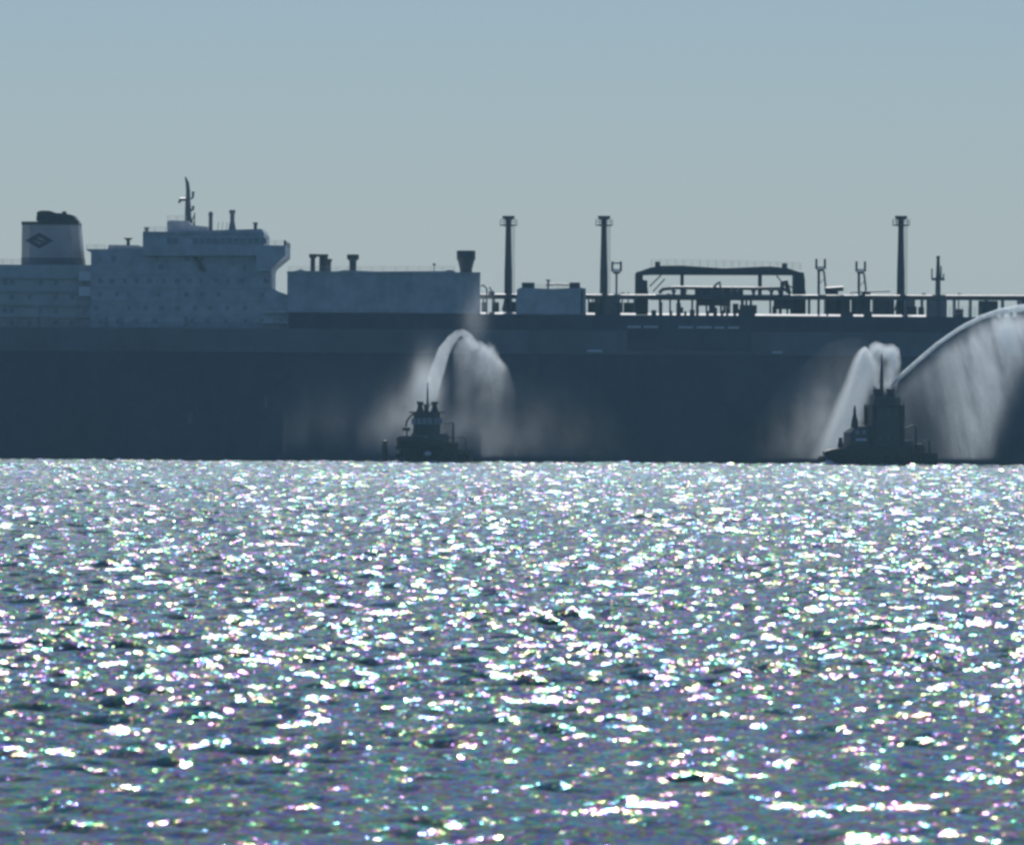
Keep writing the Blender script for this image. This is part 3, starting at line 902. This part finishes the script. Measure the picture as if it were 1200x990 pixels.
for a, s_ in ((1028.5, -1), (1042, 1)):
    mn = MB().lathe(U(a), s_ * .8, [(.75, H(465)), (.75, H(459)), (.9, H(458.5)), (.9, H(455.8))], 10)
    mn.tube([(U(a), s_ * .8, H(457)), (U(a + 4.5 * s_), s_ * 1.0, H(452.5))], [.2, .12], 7)
    local_build(mn, 'fire_monitor', 'tughull', tug)
tm = local_build(MB().lathe(U(1032.5), 0, [(.42, H(465)), (.36, H(450)), (.3, H(436)), (.16, H(420)), (.08, H(414))], 8), 'mast', 'tughull', tug)
local_build(MB().tube([(U(1029.5), 0, H(447)), (U(1035.5), 0, H(447))], .1, 6), 'mast_yard', 'tughull', tm)
local_build(MB().rail([(U(1018), 3.3, H(474.6)), (U(1054), 3.3, H(474.6))], h=.9, r=.04), 'railing', 'tughull', tug)
# after deck gear
local_build(MB().box(U(1057), U(1068), -1.8, 1.8, 2.7, H(516), .4), 'towing_winch', 'tughouse', tug)
local_build(MB().tube([(U(1058), -2.2, 3.6), (U(1058), 2.2, 3.6)], .7, 12), 'winch_drum', 'tughull', tug)
local_build(MB().tube([(U(1072), 1, 2.7), (U(1072), 1, H(500)), (U(1069), 1, H(498)), (U(1057), 1, H(503))], [.25, .22, .2, .14], 7), 'deck_crane', 'tughull', tug)
local_build(MB().box(U(1072), U(1081), -2.2, 2.2, 2.6, H(520), .2), 'hatch', 'tughouse', tug)
local_build(MB().tube([(U(1086), -2.5, 2.5), (U(1086), -2.2, 4.9), (U(1086), 2.2, 4.9), (U(1086), 2.5, 2.5)], .18, 7), 'towing_arch', 'tughull', tug)
local_build(MB().rail([(U(1064), 4.1, 2.7), (U(1092), 3.7, 2.5)], h=.9, r=.04), 'railing', 'tughull', tug)
local_build(MB().rail([(U(996), 2.8, H(499)), (U(1017), 2.8, H(498))], h=.8, r=.035), 'railing', 'tughull', tug)

# --- the smaller tug, coming bow-on
TY1 = 1946.0
t1x, _ = P(493, 541, TY1)
tug1 = thing('tugboat', 'smaller dark tug coming bow-on with twin funnels and thin mast below the fountain', 'tugboat', (t1x, TY1, 0), 'tugs spraying water beside the ship')
tug1.rotation_euler.z = R(270 - 24)    # bow towards the camera and slightly left; stern behind to the right
H1 = lambda y: P(495, y, TY1)[1]
st = []
LT = 22.0
for f, hd, hw, zd, xo in ((0.0, 3.0, 2.7, 2.2, 0), (0.1, 3.6, 3.3, 2.3, 0), (0.35, 3.9, 3.6, 2.5, 0), (0.6, 3.9, 3.6, 2.9, 0), (0.78, 3.7, 3.0, 3.5, 0), (0.9, 3.0, 1.9, 4.0, .5), (0.97, 1.9, 0.9, 4.3, 1.0), (1.0, 0.8, 0.3, 4.4, 1.3)):
    st.append((-17.0 + LT * f, hd * 1.2, hw * 1.2, zd, xo))
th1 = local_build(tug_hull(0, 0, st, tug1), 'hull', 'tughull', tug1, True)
local_build(MB().tube([(0.2, -4.6, 2.9), (2.6, -3.9, 3.1), (4.8, -2.4, 3.3), (6.2, -.7, 3.4), (6.2, .7, 3.4), (4.8, 2.4, 3.3), (2.6, 3.9, 3.1), (0.2, 4.6, 2.9)], [.35, .42, .48, .5, .5, .48, .42, .35], 9), 'bow_fender', 'rubber', tug1, True)
bw = MB()
pts = [(-3, -3.95, 2.9), (0.2, -3.85, 3.5), (2.9, -3.2, 4.0), (5.0, -2.0, 4.3), (6.2, -.6, 4.4), (6.2, .6, 4.4), (5.0, 2.0, 4.3), (2.9, 3.2, 4.0), (0.2, 3.85, 3.5), (-3, 3.95, 2.9)]
pts = [(x, y * 1.2, z) for x, y, z in pts]
for p, q in zip(pts[:-1], pts[1:]):
    bw.add([p, q, (q[0], q[1], q[2] + .9), (p[0], p[1], p[2] + .9), (p[0] - .15, p[1] * .96, p[2]), (q[0] - .15, q[1] * .96, q[2]), (q[0] - .15, q[1] * .96, q[2] + .9), (p[0] - .15, p[1] * .96, p[2] + .9)],
           [(0, 1, 2, 3), (7, 6, 5, 4), (3, 2, 6, 7), (0, 4, 5, 1)])
local_build(bw, 'bulwark', 'tughull', tug1)
for x, y in ((-2.5, 4.1), (0, 4.0), (-5, 4.1), (-8, 4.1), (-11, 4.0), (-2.5, -4.1), (0, -4.0), (-5, -4.1), (-8, -4.1), (-11, -4.0)):
    local_build(torus(MB(), (x, y * 1.2, 1.4), .5, .2), 'tyre_fender', 'rubber', th1)
for y in (-1.5, 0, 1.5):
    local_build(torus(MB(), (5.6 - abs(y) * .35, y, 1.9), .5, .2, 'x'), 'tyre_fender', 'rubber', th1)
d1 = local_build(MB().prism_z([(-8.5, -2.5), (-.3, -2.5), (.5, -1.8), (.5, 1.8), (-.3, 2.5), (-8.5, 2.5)], 2.3, H1(508), [(-7.5, -2.3), (-.6, -2.3), (.1, -1.6), (.1, 1.6), (-.6, 2.3), (-7.5, 2.3)]), 'deckhouse', 'tughouse', tug1)
for y in (-1.2, 0, 1.2):
    local_build(MB().box(.2, .42, y - .4, y + .4, H1(515), H1(511)), 'window', 'tugglass', d1)
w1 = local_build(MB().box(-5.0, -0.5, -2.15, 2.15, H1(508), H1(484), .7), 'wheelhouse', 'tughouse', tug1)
for y in (-1.75, -.6, .55, 1.7):
    local_build(MB().box(-.6, -.44, y - .45, y + .45, H1(497), H1(490)), 'window', 'tugglass', w1)
for x in (-4.6, -3.3, -2.0):
    for side in (-1, 1):
        local_build(MB().box(x - .5, x + .5, side * 2.15 - .06, side * 2.15 + .06, H1(497), H1(490)), 'window', 'tugglass', w1)
local_build(MB().box(-5.8, 0.1, -2.7, 2.7, H1(484), H1(482.2), .6), 'wheelhouse_roof', 'tughull', tug1)
for y in (-1.75, 1.35):
    fn = local_build(MB().lathe(-3.4, y, [(.8, H1(484)), (.72, H1(481)), (.52, H1(478)), (.46, H1(474)), (.66, H1(473)), (.66, H1(470.5))], 12), 'funnel', 'tughull', tug1)
m1 = local_build(MB().lathe(-3, 0, [(.3, H1(484)), (.22, H1(470)), (.16, H1(458)), (.1, H1(448))], 8), 'mast', 'tughull', tug1)
local_build(MB().tube([(-3, -1, H1(474)), (-3, 1, H1(474))], .1, 6), 'mast_yard', 'tughull', m1)
local_build(MB().box(-3.3, -2.7, -.25, .25, H1(478), H1(475)), 'radar_scanner', 'tughull', m1)
local_build(MB().lathe(-1.6, .3, [(.35, H1(484)), (.35, H1(477)), (.45, H1(476.5)), (.45, H1(474.5))], 9), 'fire_monitor', 'tughull', tug1)
# port-side davit and rails stepping down to the deck (on the left in the picture)
local_build(MB().tube([(-2, -2.3, H1(484)), (-1.6, -3.0, H1(488)), (-1.2, -3.6, H1(494)), (-1.1, -3.7, H1(500))], .2, 7), 'davit', 'tughull', tug1)
local_build(MB().box(-2.4, -.8, -4.4, -3.3, H1(505), H1(501), .2), 'workboat_cradle', 'tughull', tug1)
local_build(MB().tube([(-2.0, -3.9, H1(505)), (-2.0, -3.9, 2.6)], .15, 6), 'cradle_post', 'tughull', tug1)
local_build(MB().rail([(-.1, -1.7, H1(508)), (-.1, 1.7, H1(508))], h=.9, r=.04), 'railing', 'tughull', tug1)
local_build(MB().box(2.2, 3.8, -1.2, 1.2, 3.2, H1(513), .3), 'bow_winch', 'tughull', tug1)
local_build(MB().tube([(4.0, -.2, H1(512)), (4.6, .5, H1(514)), (4.8, 1.1, H1(515.5))], [.16, .26, .16], 7), 'mooring_rope', 'pale', tug1)
local_build(MB().tube([(4.6, 2.9, H1(531)), (4.2, 3.3, H1(531.4)), (3.7, 3.8, H1(531))], [.3, .5, .3], 9), 'side_fender', 'pale', tug1, True, 'pale sausage fender at the bow')
# after deck, seen through the mist
local_build(MB().tube([(-13, 1, 2.2), (-13, 1, H1(497)), (-12.4, 1, H1(495)), (-9, 1, H1(496))], [.25, .22, .2, .16], 7), 'deck_crane', 'tughull', tug1)
local_build(MB().box(-14.5, -12, -1.6, 1.6, 2.2, H1(518), .3), 'towing_winch', 'tughull', tug1)
local_build(MB().tube([(-16, -2.5, 2.2), (-16, -2.3, 5), (-16, 2.3, 5), (-16, 2.5, 2.2)], .2, 7), 'towing_arch', 'tughull', tug1)

# --- small pillar buoy left of the smaller tug
bx_, _ = P(450.5, 538, 1944)
by_ = 1944.0
buoy = thing('pillar_buoy', 'small dark upright pillar buoy on the water just left of the smaller tug', 'buoy', (bx_, by_, 0))
HB_ = lambda y: P(450, y, by_)[1]
local_build(MB().lathe(0, 0, [(.5, -1.0), (.95, -.2), (.95, .45), (.7, .7)], 14), 'float', 'buoy', buoy, True)
local_build(MB().lathe(0, 0, [(.62, .7), (.6, HB_(524)), (.42, HB_(520))], 12), 'tower', 'buoy', buoy, True)
local_build(MB().lathe(0.1, 0, [(.2, HB_(520)), (.5, HB_(519)), (.5, HB_(516.5)), (.15, HB_(515.5))], 10), 'top_mark', 'buoy', buoy)

# ------------------------------------------------------------------ water jets and spray
# Each is a closed shell of the spray's own outline and thickness; the drops inside thicken the air.
class VX:
    """a small builder for the density of one spray shell, in metres from the shell's origin"""

    def __init__(s, name, aniso=0.5, col=(0.91, 0.975, 1.0)):
        s.m = bpy.data.materials.new(name)
        s.m.use_nodes = True
        s.t = s.m.node_tree
        s.t.nodes.clear()
        s.tc = s.t.nodes.new('ShaderNodeTexCoord')
        sep = s.t.nodes.new('ShaderNodeSeparateXYZ')
        s.t.links.new(s.tc.outputs['Object'], sep.inputs[0])
        s.x, s.y, s.z = sep.outputs
        s.pv = s.t.nodes.new('ShaderNodeVolumePrincipled')
        s.pv.inputs['Color'].default_value = (*col, 1)
        s.pv.inputs['Anisotropy'].default_value = aniso
        o = s.t.nodes.new('ShaderNodeOutputMaterial')
        s.t.links.new(s.pv.outputs[0], o.inputs['Volume'])

    def op(s, kind, *a):
        n = s.t.nodes.new('ShaderNodeMath')
        n.operation = kind
        for k, v in enumerate(a):
            if isinstance(v, (int, float)):
                n.inputs[k].default_value = v
            else:
                s.t.links.new(v, n.inputs[k])
        return n.outputs[0]

    def mul(s, *a):
        r_ = a[0]
        for b in a[1:]:
            r_ = s.op('MULTIPLY', r_, b)
        return r_

    def add(s, *a):
        r_ = a[0]
        for b in a[1:]:
            r_ = s.op('ADD', r_, b)
        return r_

    def sub(s, a, b):
        return s.op('SUBTRACT', a, b)

    def expn(s, a):
        return s.op('EXPONENT', s.op('MULTIPLY', a, -1.0))

    def gauss(s, a, c, w_):
        d = s.op('DIVIDE', s.op('SUBTRACT', a, c), w_)
        return s.expn(s.op('MULTIPLY', d, d))

    def ramp(s, a, lo, hi):
        n = s.t.nodes.new('ShaderNodeMapRange')
        n.interpolation_type = 'SMOOTHSTEP'
        s.t.links.new(a, n.inputs['Value'])
        n.inputs['From Min'].default_value = lo
        n.inputs['From Max'].default_value = hi
        return n.outputs[0]

    def curve(s, a, xs, ys):
        """piecewise function of a"""
        x0, x1, y0, y1 = min(xs), max(xs), min(ys), max(ys)
        y1 = y1 if y1 > y0 else y0 + 1e-3
        t_ = s.op('DIVIDE', s.op('SUBTRACT', a, float(x0)), float(x1 - x0))
        n = s.t.nodes.new('ShaderNodeFloatCurve')
        cv = n.mapping.curves[0]
        pts = sorted(((x - x0) / (x1 - x0), (y - y0) / (y1 - y0)) for x, y in zip(xs, ys))
        cv.points[0].location = pts[0]
        cv.points[1].location = pts[-1]
        for p in pts[1:-1]:
            cv.points.new(*p)
        n.mapping.update()
        s.t.links.new(t_, n.inputs['Value'])
        return s.add(s.mul(n.outputs[0], float(y1 - y0)), float(y0))

    def noise(s, scale, vec, lo, hi, detail=4.0, shear=None):
        """streaks: noise on (x + shear * z, y, z) scaled by vec"""
        c = s.t.nodes.new('ShaderNodeCombineXYZ')
        xx = s.x if shear is None else s.add(s.x, s.mul(shear, s.z) if not isinstance(shear, float) else s.mul(s.z, shear))
        s.t.links.new(s.mul(xx, vec[0]), c.inputs[0])
        s.t.links.new(s.mul(s.y, vec[1]), c.inputs[1])
        s.t.links.new(s.mul(s.z, vec[2]), c.inputs[2])
        n = node(s.t, 'ShaderNodeTexNoise', Scale=scale, Detail=detail, Roughness=0.6)
        s.t.links.new(c.outputs[0], n.inputs['Vector'])
        r_ = node(s.t, 'ShaderNodeMapRange')
        s.t.links.new(n.outputs['Fac'], r_.inputs['Value'])
        r_.inputs['From Min'].default_value = 0.32
        r_.inputs['From Max'].default_value = 0.68
        r_.inputs['To Min'].default_value = lo
        r_.inputs['To Max'].default_value = hi
        return r_.outputs[0]

    def done(s, dens, step=0.4):
        s.t.links.new(s.op('MAXIMUM', dens, 0.0), s.pv.inputs['Density'])
        s.m.cycles.volume_step_rate = step
        return s.m


def spray(name, label, cat, mesh, mat, org):
    me = bpy.data.meshes.new(name)
    me.from_pydata([(x - org[0], y - org[1], z - org[2]) for x, y, z in mesh.v], [], mesh.f)
    bm = bmesh.new()
    bm.from_mesh(me)
    bmesh.ops.recalc_face_normals(bm, faces=bm.faces[:])
    bm.to_mesh(me)
    bm.free()
    me.materials.append(mat)
    o = bpy.data.objects.new(name, me)
    C.objects.link(o)
    o.location = org
    o['kind'] = 'stuff'
    o['label'], o['category'] = label, cat
    return o


def outline(pts, Yc, hy):
    """closed shell: outline in the picture, standing at the depth Yc, 2 hy thick, rounded fore and aft"""
    ring = [P(a, b, Yc) for a, b in pts]
    ring = [(x, max(z, 0.3)) for x, z in ring]
    cx = sum(p[0] for p in ring) / len(ring)
    cz = sum(p[1] for p in ring) / len(ring)
    m = MB()
    layers = [(-1.0, .72), (-.6, .95), (0, 1.0), (.6, .95), (1.0, .72)]
    n = len(ring)
    vs, fs = [], []
    for f, sc in layers:
        vs += [(cx + (x - cx) * sc, Yc + f * hy, max(cz + (z - cz) * sc, 0.3)) for x, z in ring]
    for l in range(len(layers) - 1):
        for k in range(n):
            k2 = (k + 1) % n
            fs.append((l * n + k, l * n + k2, (l + 1) * n + k2, (l + 1) * n + k))
    fs.append(tuple(range(n)))
    fs.append(tuple(range((len(layers) - 1) * n, len(layers) * n))[::-1])
    return m.add(vs, fs)


def jet_tube(path, Yc):
    """path rows: photograph x, y, half width in px"""
    p = np.array(path, float)
    seg = np.concatenate([[0], np.cumsum(np.hypot(*np.diff(p[:, :2], axis=0).T))])
    q = np.linspace(0, seg[-1], max(14, int(seg[-1] / 5)))
    rj = np.random.default_rng(int(p[0, 0]))
    pts, rad = [], []
    for a, b, hw in zip(np.interp(q, seg, p[:, 0]), np.interp(q, seg, p[:, 1]), np.interp(q, seg, p[:, 2])):
        x, z = P(a, b, Yc)
        pts.append((x, Yc, z))
        rad.append(hw * MPP * (1 + rj.normal(0, .025)))
    return MB().tube(pts, rad, 14)


def mpos(a, b, Yc, org):
    x, z = P(a, b, Yc)
    return x - org[0], z - org[2]


def falling(vx, Yc, org, jx, jy, amp, length, slant, hy, streak, ragged=2.0, soft=0.9):
    """density of drops that fall from a trajectory (jx, jy in px); amp, length (px), slant along it"""
    mx = [mpos(a, b, Yc, org) for a, b in zip(jx, jy)]
    X = [q[0] for q in mx]
    zj = vx.curve(vx.x, X, [q[1] for q in mx])
    fall = vx.add(vx.sub(zj, vx.z), vx.noise(0.45, (1, 1, .6), 0.45 * ragged, -0.55 * ragged))
    xs = vx.add(vx.x, vx.mul(fall, vx.curve(vx.x, X, slant))) if max(slant) > 0 else vx.x
    A = vx.curve(xs, X, amp)
    L = vx.curve(xs, X, [l * MPP for l in length])
    d = vx.mul(A, vx.expn(vx.op('DIVIDE', vx.op('MAXIMUM', fall, 0.0), L)), vx.ramp(fall, -0.1, soft))
    d = vx.mul(d, vx.gauss(vx.y, 0.0, hy * 0.55), vx.ramp(vx.z, 0.2, 2.0), streak)
    return d


# 1. the fountain over the smaller tug
YF = 1956.0
x_, z_ = P(525, 540, YF)
org = (x_, YF, 0.0)
v1 = VX('fountain_water', 0.5)
d_ = v1.mul(v1.noise(0.8, (1, 1, .35), 0.25, 1.5), v1.noise(2.4, (1, 1, .6), 0.5, 1.5), v1.ramp(v1.z, H1(478), H1(440)), 0.62)
spray('fountain_jet', 'white water column rising behind the smaller tug and curling over at its top', 'water jet',
      jet_tube([(503, 478, 7), (506, 458, 8.5), (512, 435, 8.5), (520, 412, 7.4), (528, 399, 6), (535.5, 391.5, 4.8), (542, 389.5, 4.4), (548, 393.5, 5), (553, 401, 5.5), (557, 410, 6)], YF), v1.done(d_, .3), org)
x_, z_ = P(570, 540, YF)
org = (x_, YF + 1.5, 0.0)
v2 = VX('veil_water', 0.5)
st_ = v2.mul(v2.noise(0.4, (1, 1, .45), 0.3, 1.6), v2.noise(2.2, (1, 1, .5), 0.55, 1.45))
d_ = falling(v2, YF + 1.5, org, (530, 538, 545, 552, 560, 570, 580, 590, 598, 606), (404, 396, 390, 393, 399, 404, 410, 420, 436, 462), (.0, .16, .26, .34, .66, .95, .75, .3, .06, .0),
             (36, 36, 34, 28, 20, 19, 20, 20, 20, 20), [0] * 10, 3.6, st_, 3.0)
spray('fountain_spray', 'pale veil of falling spray on the right of the fountain over the smaller tug', 'spray',
      outline([(528, 402), (538, 388), (546, 384), (556, 388), (572, 396), (588, 408), (600, 428), (607, 460), (606, 500), (600, 536), (570, 538), (540, 538), (528, 500), (526, 450)], YF + 1.5, 3.6), v2.done(d_), org)


def mist(label, Yc, hy, blobs, pts, noise_k, name='drifting_mist'):
    """soft drifting mist: a few overlapping clouds (px centre, px radii, density)"""
    x0_, _ = P(pts[0][0], 540, Yc)
    og = (x0_, Yc, 0.0)
    v = VX(name + '_water', 0.5)
    tot = None
    for a, b, ra, rb, k in blobs:
        cx, cz = mpos(a, b, Yc, og)
        g_ = v.mul(v.gauss(v.x, cx, ra * MPP), v.gauss(v.z, cz, rb * MPP), k)
        tot = g_ if tot is None else v.add(tot, g_)
    tot = v.mul(tot, v.gauss(v.y, 0.0, hy * .5), v.noise(noise_k, (1, 1, .5), 0.3, 1.6, 3.0), v.ramp(v.z, 0.3, 1.5))
    return spray(name, label, 'mist' if name == 'drifting_mist' else 'spray', outline(pts, Yc, hy), v.done(tot, .5), og)


mist('thin mist drifting low over the water around the smaller tug', 1966.0, 6.0,
     ((475, 498, 22, 32, .12), (500, 456, 14, 30, .26), (450, 520, 26, 24, .05), (395, 515, 60, 45, .010), (545, 515, 40, 30, .05), (610, 508, 48, 42, .014), (660, 520, 55, 40, .008), (556, 372, 12, 22, .05), (566, 345, 12, 20, .016), (330, 520, 70, 30, .003)),
     [(265, 537), (290, 480), (340, 440), (400, 420), (470, 390), (520, 345), (548, 318), (575, 318), (600, 350), (650, 400), (700, 450), (735, 500), (745, 537)], 0.22)

# 2. the broadside tug: dense plume falling off its bow
YP = 1957.0
x_, z_ = P(995, 540, YP)
org = (x_, YP, 0.0)
v3 = VX('plume_water', 0.5)
ys = (406, 412, 420, 432, 450, 475, 505, 538)
Zs = [mpos(995, b, YP, org)[1] for b in ys]
xl_ = v3.curve(v3.z, Zs, [mpos(a, 450, YP, org)[0] for a in (1012, 1003, 998, 993, 986, 975, 962, 946)])
xr_ = v3.curve(v3.z, Zs, [mpos(a, 450, YP, org)[0] for a in (1014, 1022, 1026, 1026, 1024, 1020, 1014, 1008)])
u_ = v3.op('DIVIDE', v3.sub(v3.x, xl_), v3.sub(xr_, xl_))
A_ = v3.curve(v3.z, Zs, (.5, .85, .85, .8, .78, .72, .6, .28))
d_ = v3.mul(v3.ramp(u_, 0.0, 0.42), v3.ramp(v3.sub(1.0, u_), 0.0, 0.4), A_, v3.gauss(v3.y, 0.0, 1.6), v3.noise(0.5, (1, 1, .25), 0.5, 1.35, 4.0, -0.3), v3.noise(1.8, (1, 1, .5), 0.6, 1.4))
spray('bow_plume', 'dense white plume falling in front of the broadside tug beside its bow', 'spray',
      outline([(1008, 405), (1016, 405), (1026, 414), (1028, 440), (1026, 470), (1020, 505), (1012, 538), (944, 539), (957, 515), (972, 480), (985, 445), (994, 420)], YP, 3.0), v3.done(d_, .3), org)
mist('thin mist drifting over the water ahead of the bow of the broadside tug', 1968.0, 5.0,
     ((962, 505, 22, 42, .08), (930, 515, 30, 40, .022), (985, 470, 20, 40, .03), (1000, 430, 40, 30, .01)),
     [(870, 539), (885, 490), (920, 445), (970, 400), (1010, 392), (1040, 420), (1045, 480), (1040, 539)], 0.3)
# puffs round its mast
mist('curling white puffs of spray around the mast of the broadside tug', 1955.0, 2.6,
     ((1028, 409, 7, 6, 1.2), (1036, 414, 6, 5, .8), (1045, 413, 6.5, 6.5, 1.2), (1048, 424, 5, 8, .9), (1045, 438, 6, 10, .5), (1025, 426, 6, 12, .6), (1038, 450, 10, 7, .3), (1024, 446, 6, 14, .35)),
     [(1018, 404), (1026, 399), (1036, 403), (1046, 402), (1054, 408), (1057, 425), (1054, 445), (1050, 462), (1018, 464), (1015, 430)], 0.9, 'mist_puff')
# the long jet
YJ = 1951.0
JX = (1043, 1049, 1060, 1080, 1100, 1125, 1150, 1172, 1200, 1222, 1240)
JY = (456, 447, 437, 419, 402, 385, 372, 365, 360.5, 362, 369)
x_, z_ = P(1120, 540, YJ)
org = (x_, YJ, 0.0)
v4 = VX('jet_water', 0.5)
d_ = v4.mul(v4.noise(1.2, (1, 1, 1), 0.5, 1.5), v4.curve(v4.x, [mpos(a, 400, YJ, org)[0] for a in (1040, 1080, 1150, 1200, 1245)], (5.0, 4.6, 3.4, 1.6, .3)))
spray('water_jet', 'long thin white water jet arching from the broadside tug toward the upper right', 'water jet',
      jet_tube(list(zip(JX, JY, (1.6, 2.4, 2.7, 2.5, 2.4, 2.5, 2.9, 3.6, 4.6, 6, 8))), YJ), v4.done(d_, .15), org)
# curtain falling from the jet
YK = 1953.0
org = (x_, YK, 0.0)
v5 = VX('curtain_water', 0.5)
st_ = v5.mul(v5.noise(0.2, (1, .6, .3), 0.05, 1.8, 5.0, 0.24), v5.noise(1.7, (1, 1, .35), 0.5, 1.5, 3.0, 0.24))
d_ = falling(v5, YK, org, JX + (1252, 1300), tuple(q + 1 for q in JY) + (380, 440), (.03, .05, .07, .08, .12, .22, .42, .52, .44, .2, .03, 0, 0),
             (36, 36, 40, 45, 55, 72, 84, 84, 78, 70, 60, 60, 60), (0, 0, .02, .05, .1, .2, .32, .4, .45, .45, .45, .45, .45), 5.0, st_, 1.6, 4.5)
spray('jet_curtain', 'broad grey curtain of falling spray below the long jet at the right edge', 'spray',
      outline([(1043, 452), (1060, 433), (1080, 415), (1100, 398), (1125, 381), (1150, 368), (1172, 361), (1200, 357), (1225, 359), (1242, 368), (1236, 410), (1220, 460), (1195, 510), (1175, 540), (1060, 540), (1046, 500)], YK, 5.0), v5.done(d_, .4), org)

# foam thrown up by the broadside tug's bow and along its side
rf = np.random.default_rng(33)
foam = spray_foam = bpy.data.materials.new('white_foam')
foam.use_nodes = True
fb = foam.node_tree.nodes['Principled BSDF']
fb.inputs['Base Color'].default_value = (0.85, 0.88, 0.9, 1)
fb.inputs['Roughness'].default_value = 0.7
M['foam'] = foam


def foam_ridge(label, pts):
    """pts rows: photograph x, world Y, height, half depth"""
    vs, fs = [], []
    n_ = 9
    for a, Yq, h_, hd in pts:
        x, _ = P(a, 542, Yq)
        for k in range(n_):
            an = math.pi * k / (n_ - 1)
            j_ = 1 + rf.normal(0, .16)
            vs.append((x + rf.normal(0, .08), Yq - math.cos(an) * hd * j_, -0.15 + math.sin(an) * (h_ + .15) * j_))
    for i in range(len(pts) - 1):
        for k in range(n_ - 1):
            fs.append((i * n_ + k, (i + 1) * n_ + k, (i + 1) * n_ + k + 1, i * n_ + k + 1))
    o = MB().add(vs, fs).build('wake_foam', 'foam', None, True)
    o['kind'] = 'stuff'
    o['label'], o['category'] = label, 'foam'


foam_ridge('small white bow wave curling under the bow of the broadside tug',
           [(a, 1946.5 + (a - 962) * .02, .25 + .75 * math.exp(-((a - 972) / 6.5) ** 2) + rf.random() * .12, .7) for a in np.arange(961, 986, 1.2)])
foam_ridge('low line of white foam along the side of the broadside tug',
           [(a, 1947.2 - (a - 990) * .028, .12 + rf.random() * .28, .5) for a in np.arange(990, 1102, 1.6)])
foam_ridge('low white foam around the bow of the smaller tug',
           [(a, 1938.0 + abs(a - 492) * .05, .12 + rf.random() * .3, .5) for a in np.arange(462, 524, 1.6)])
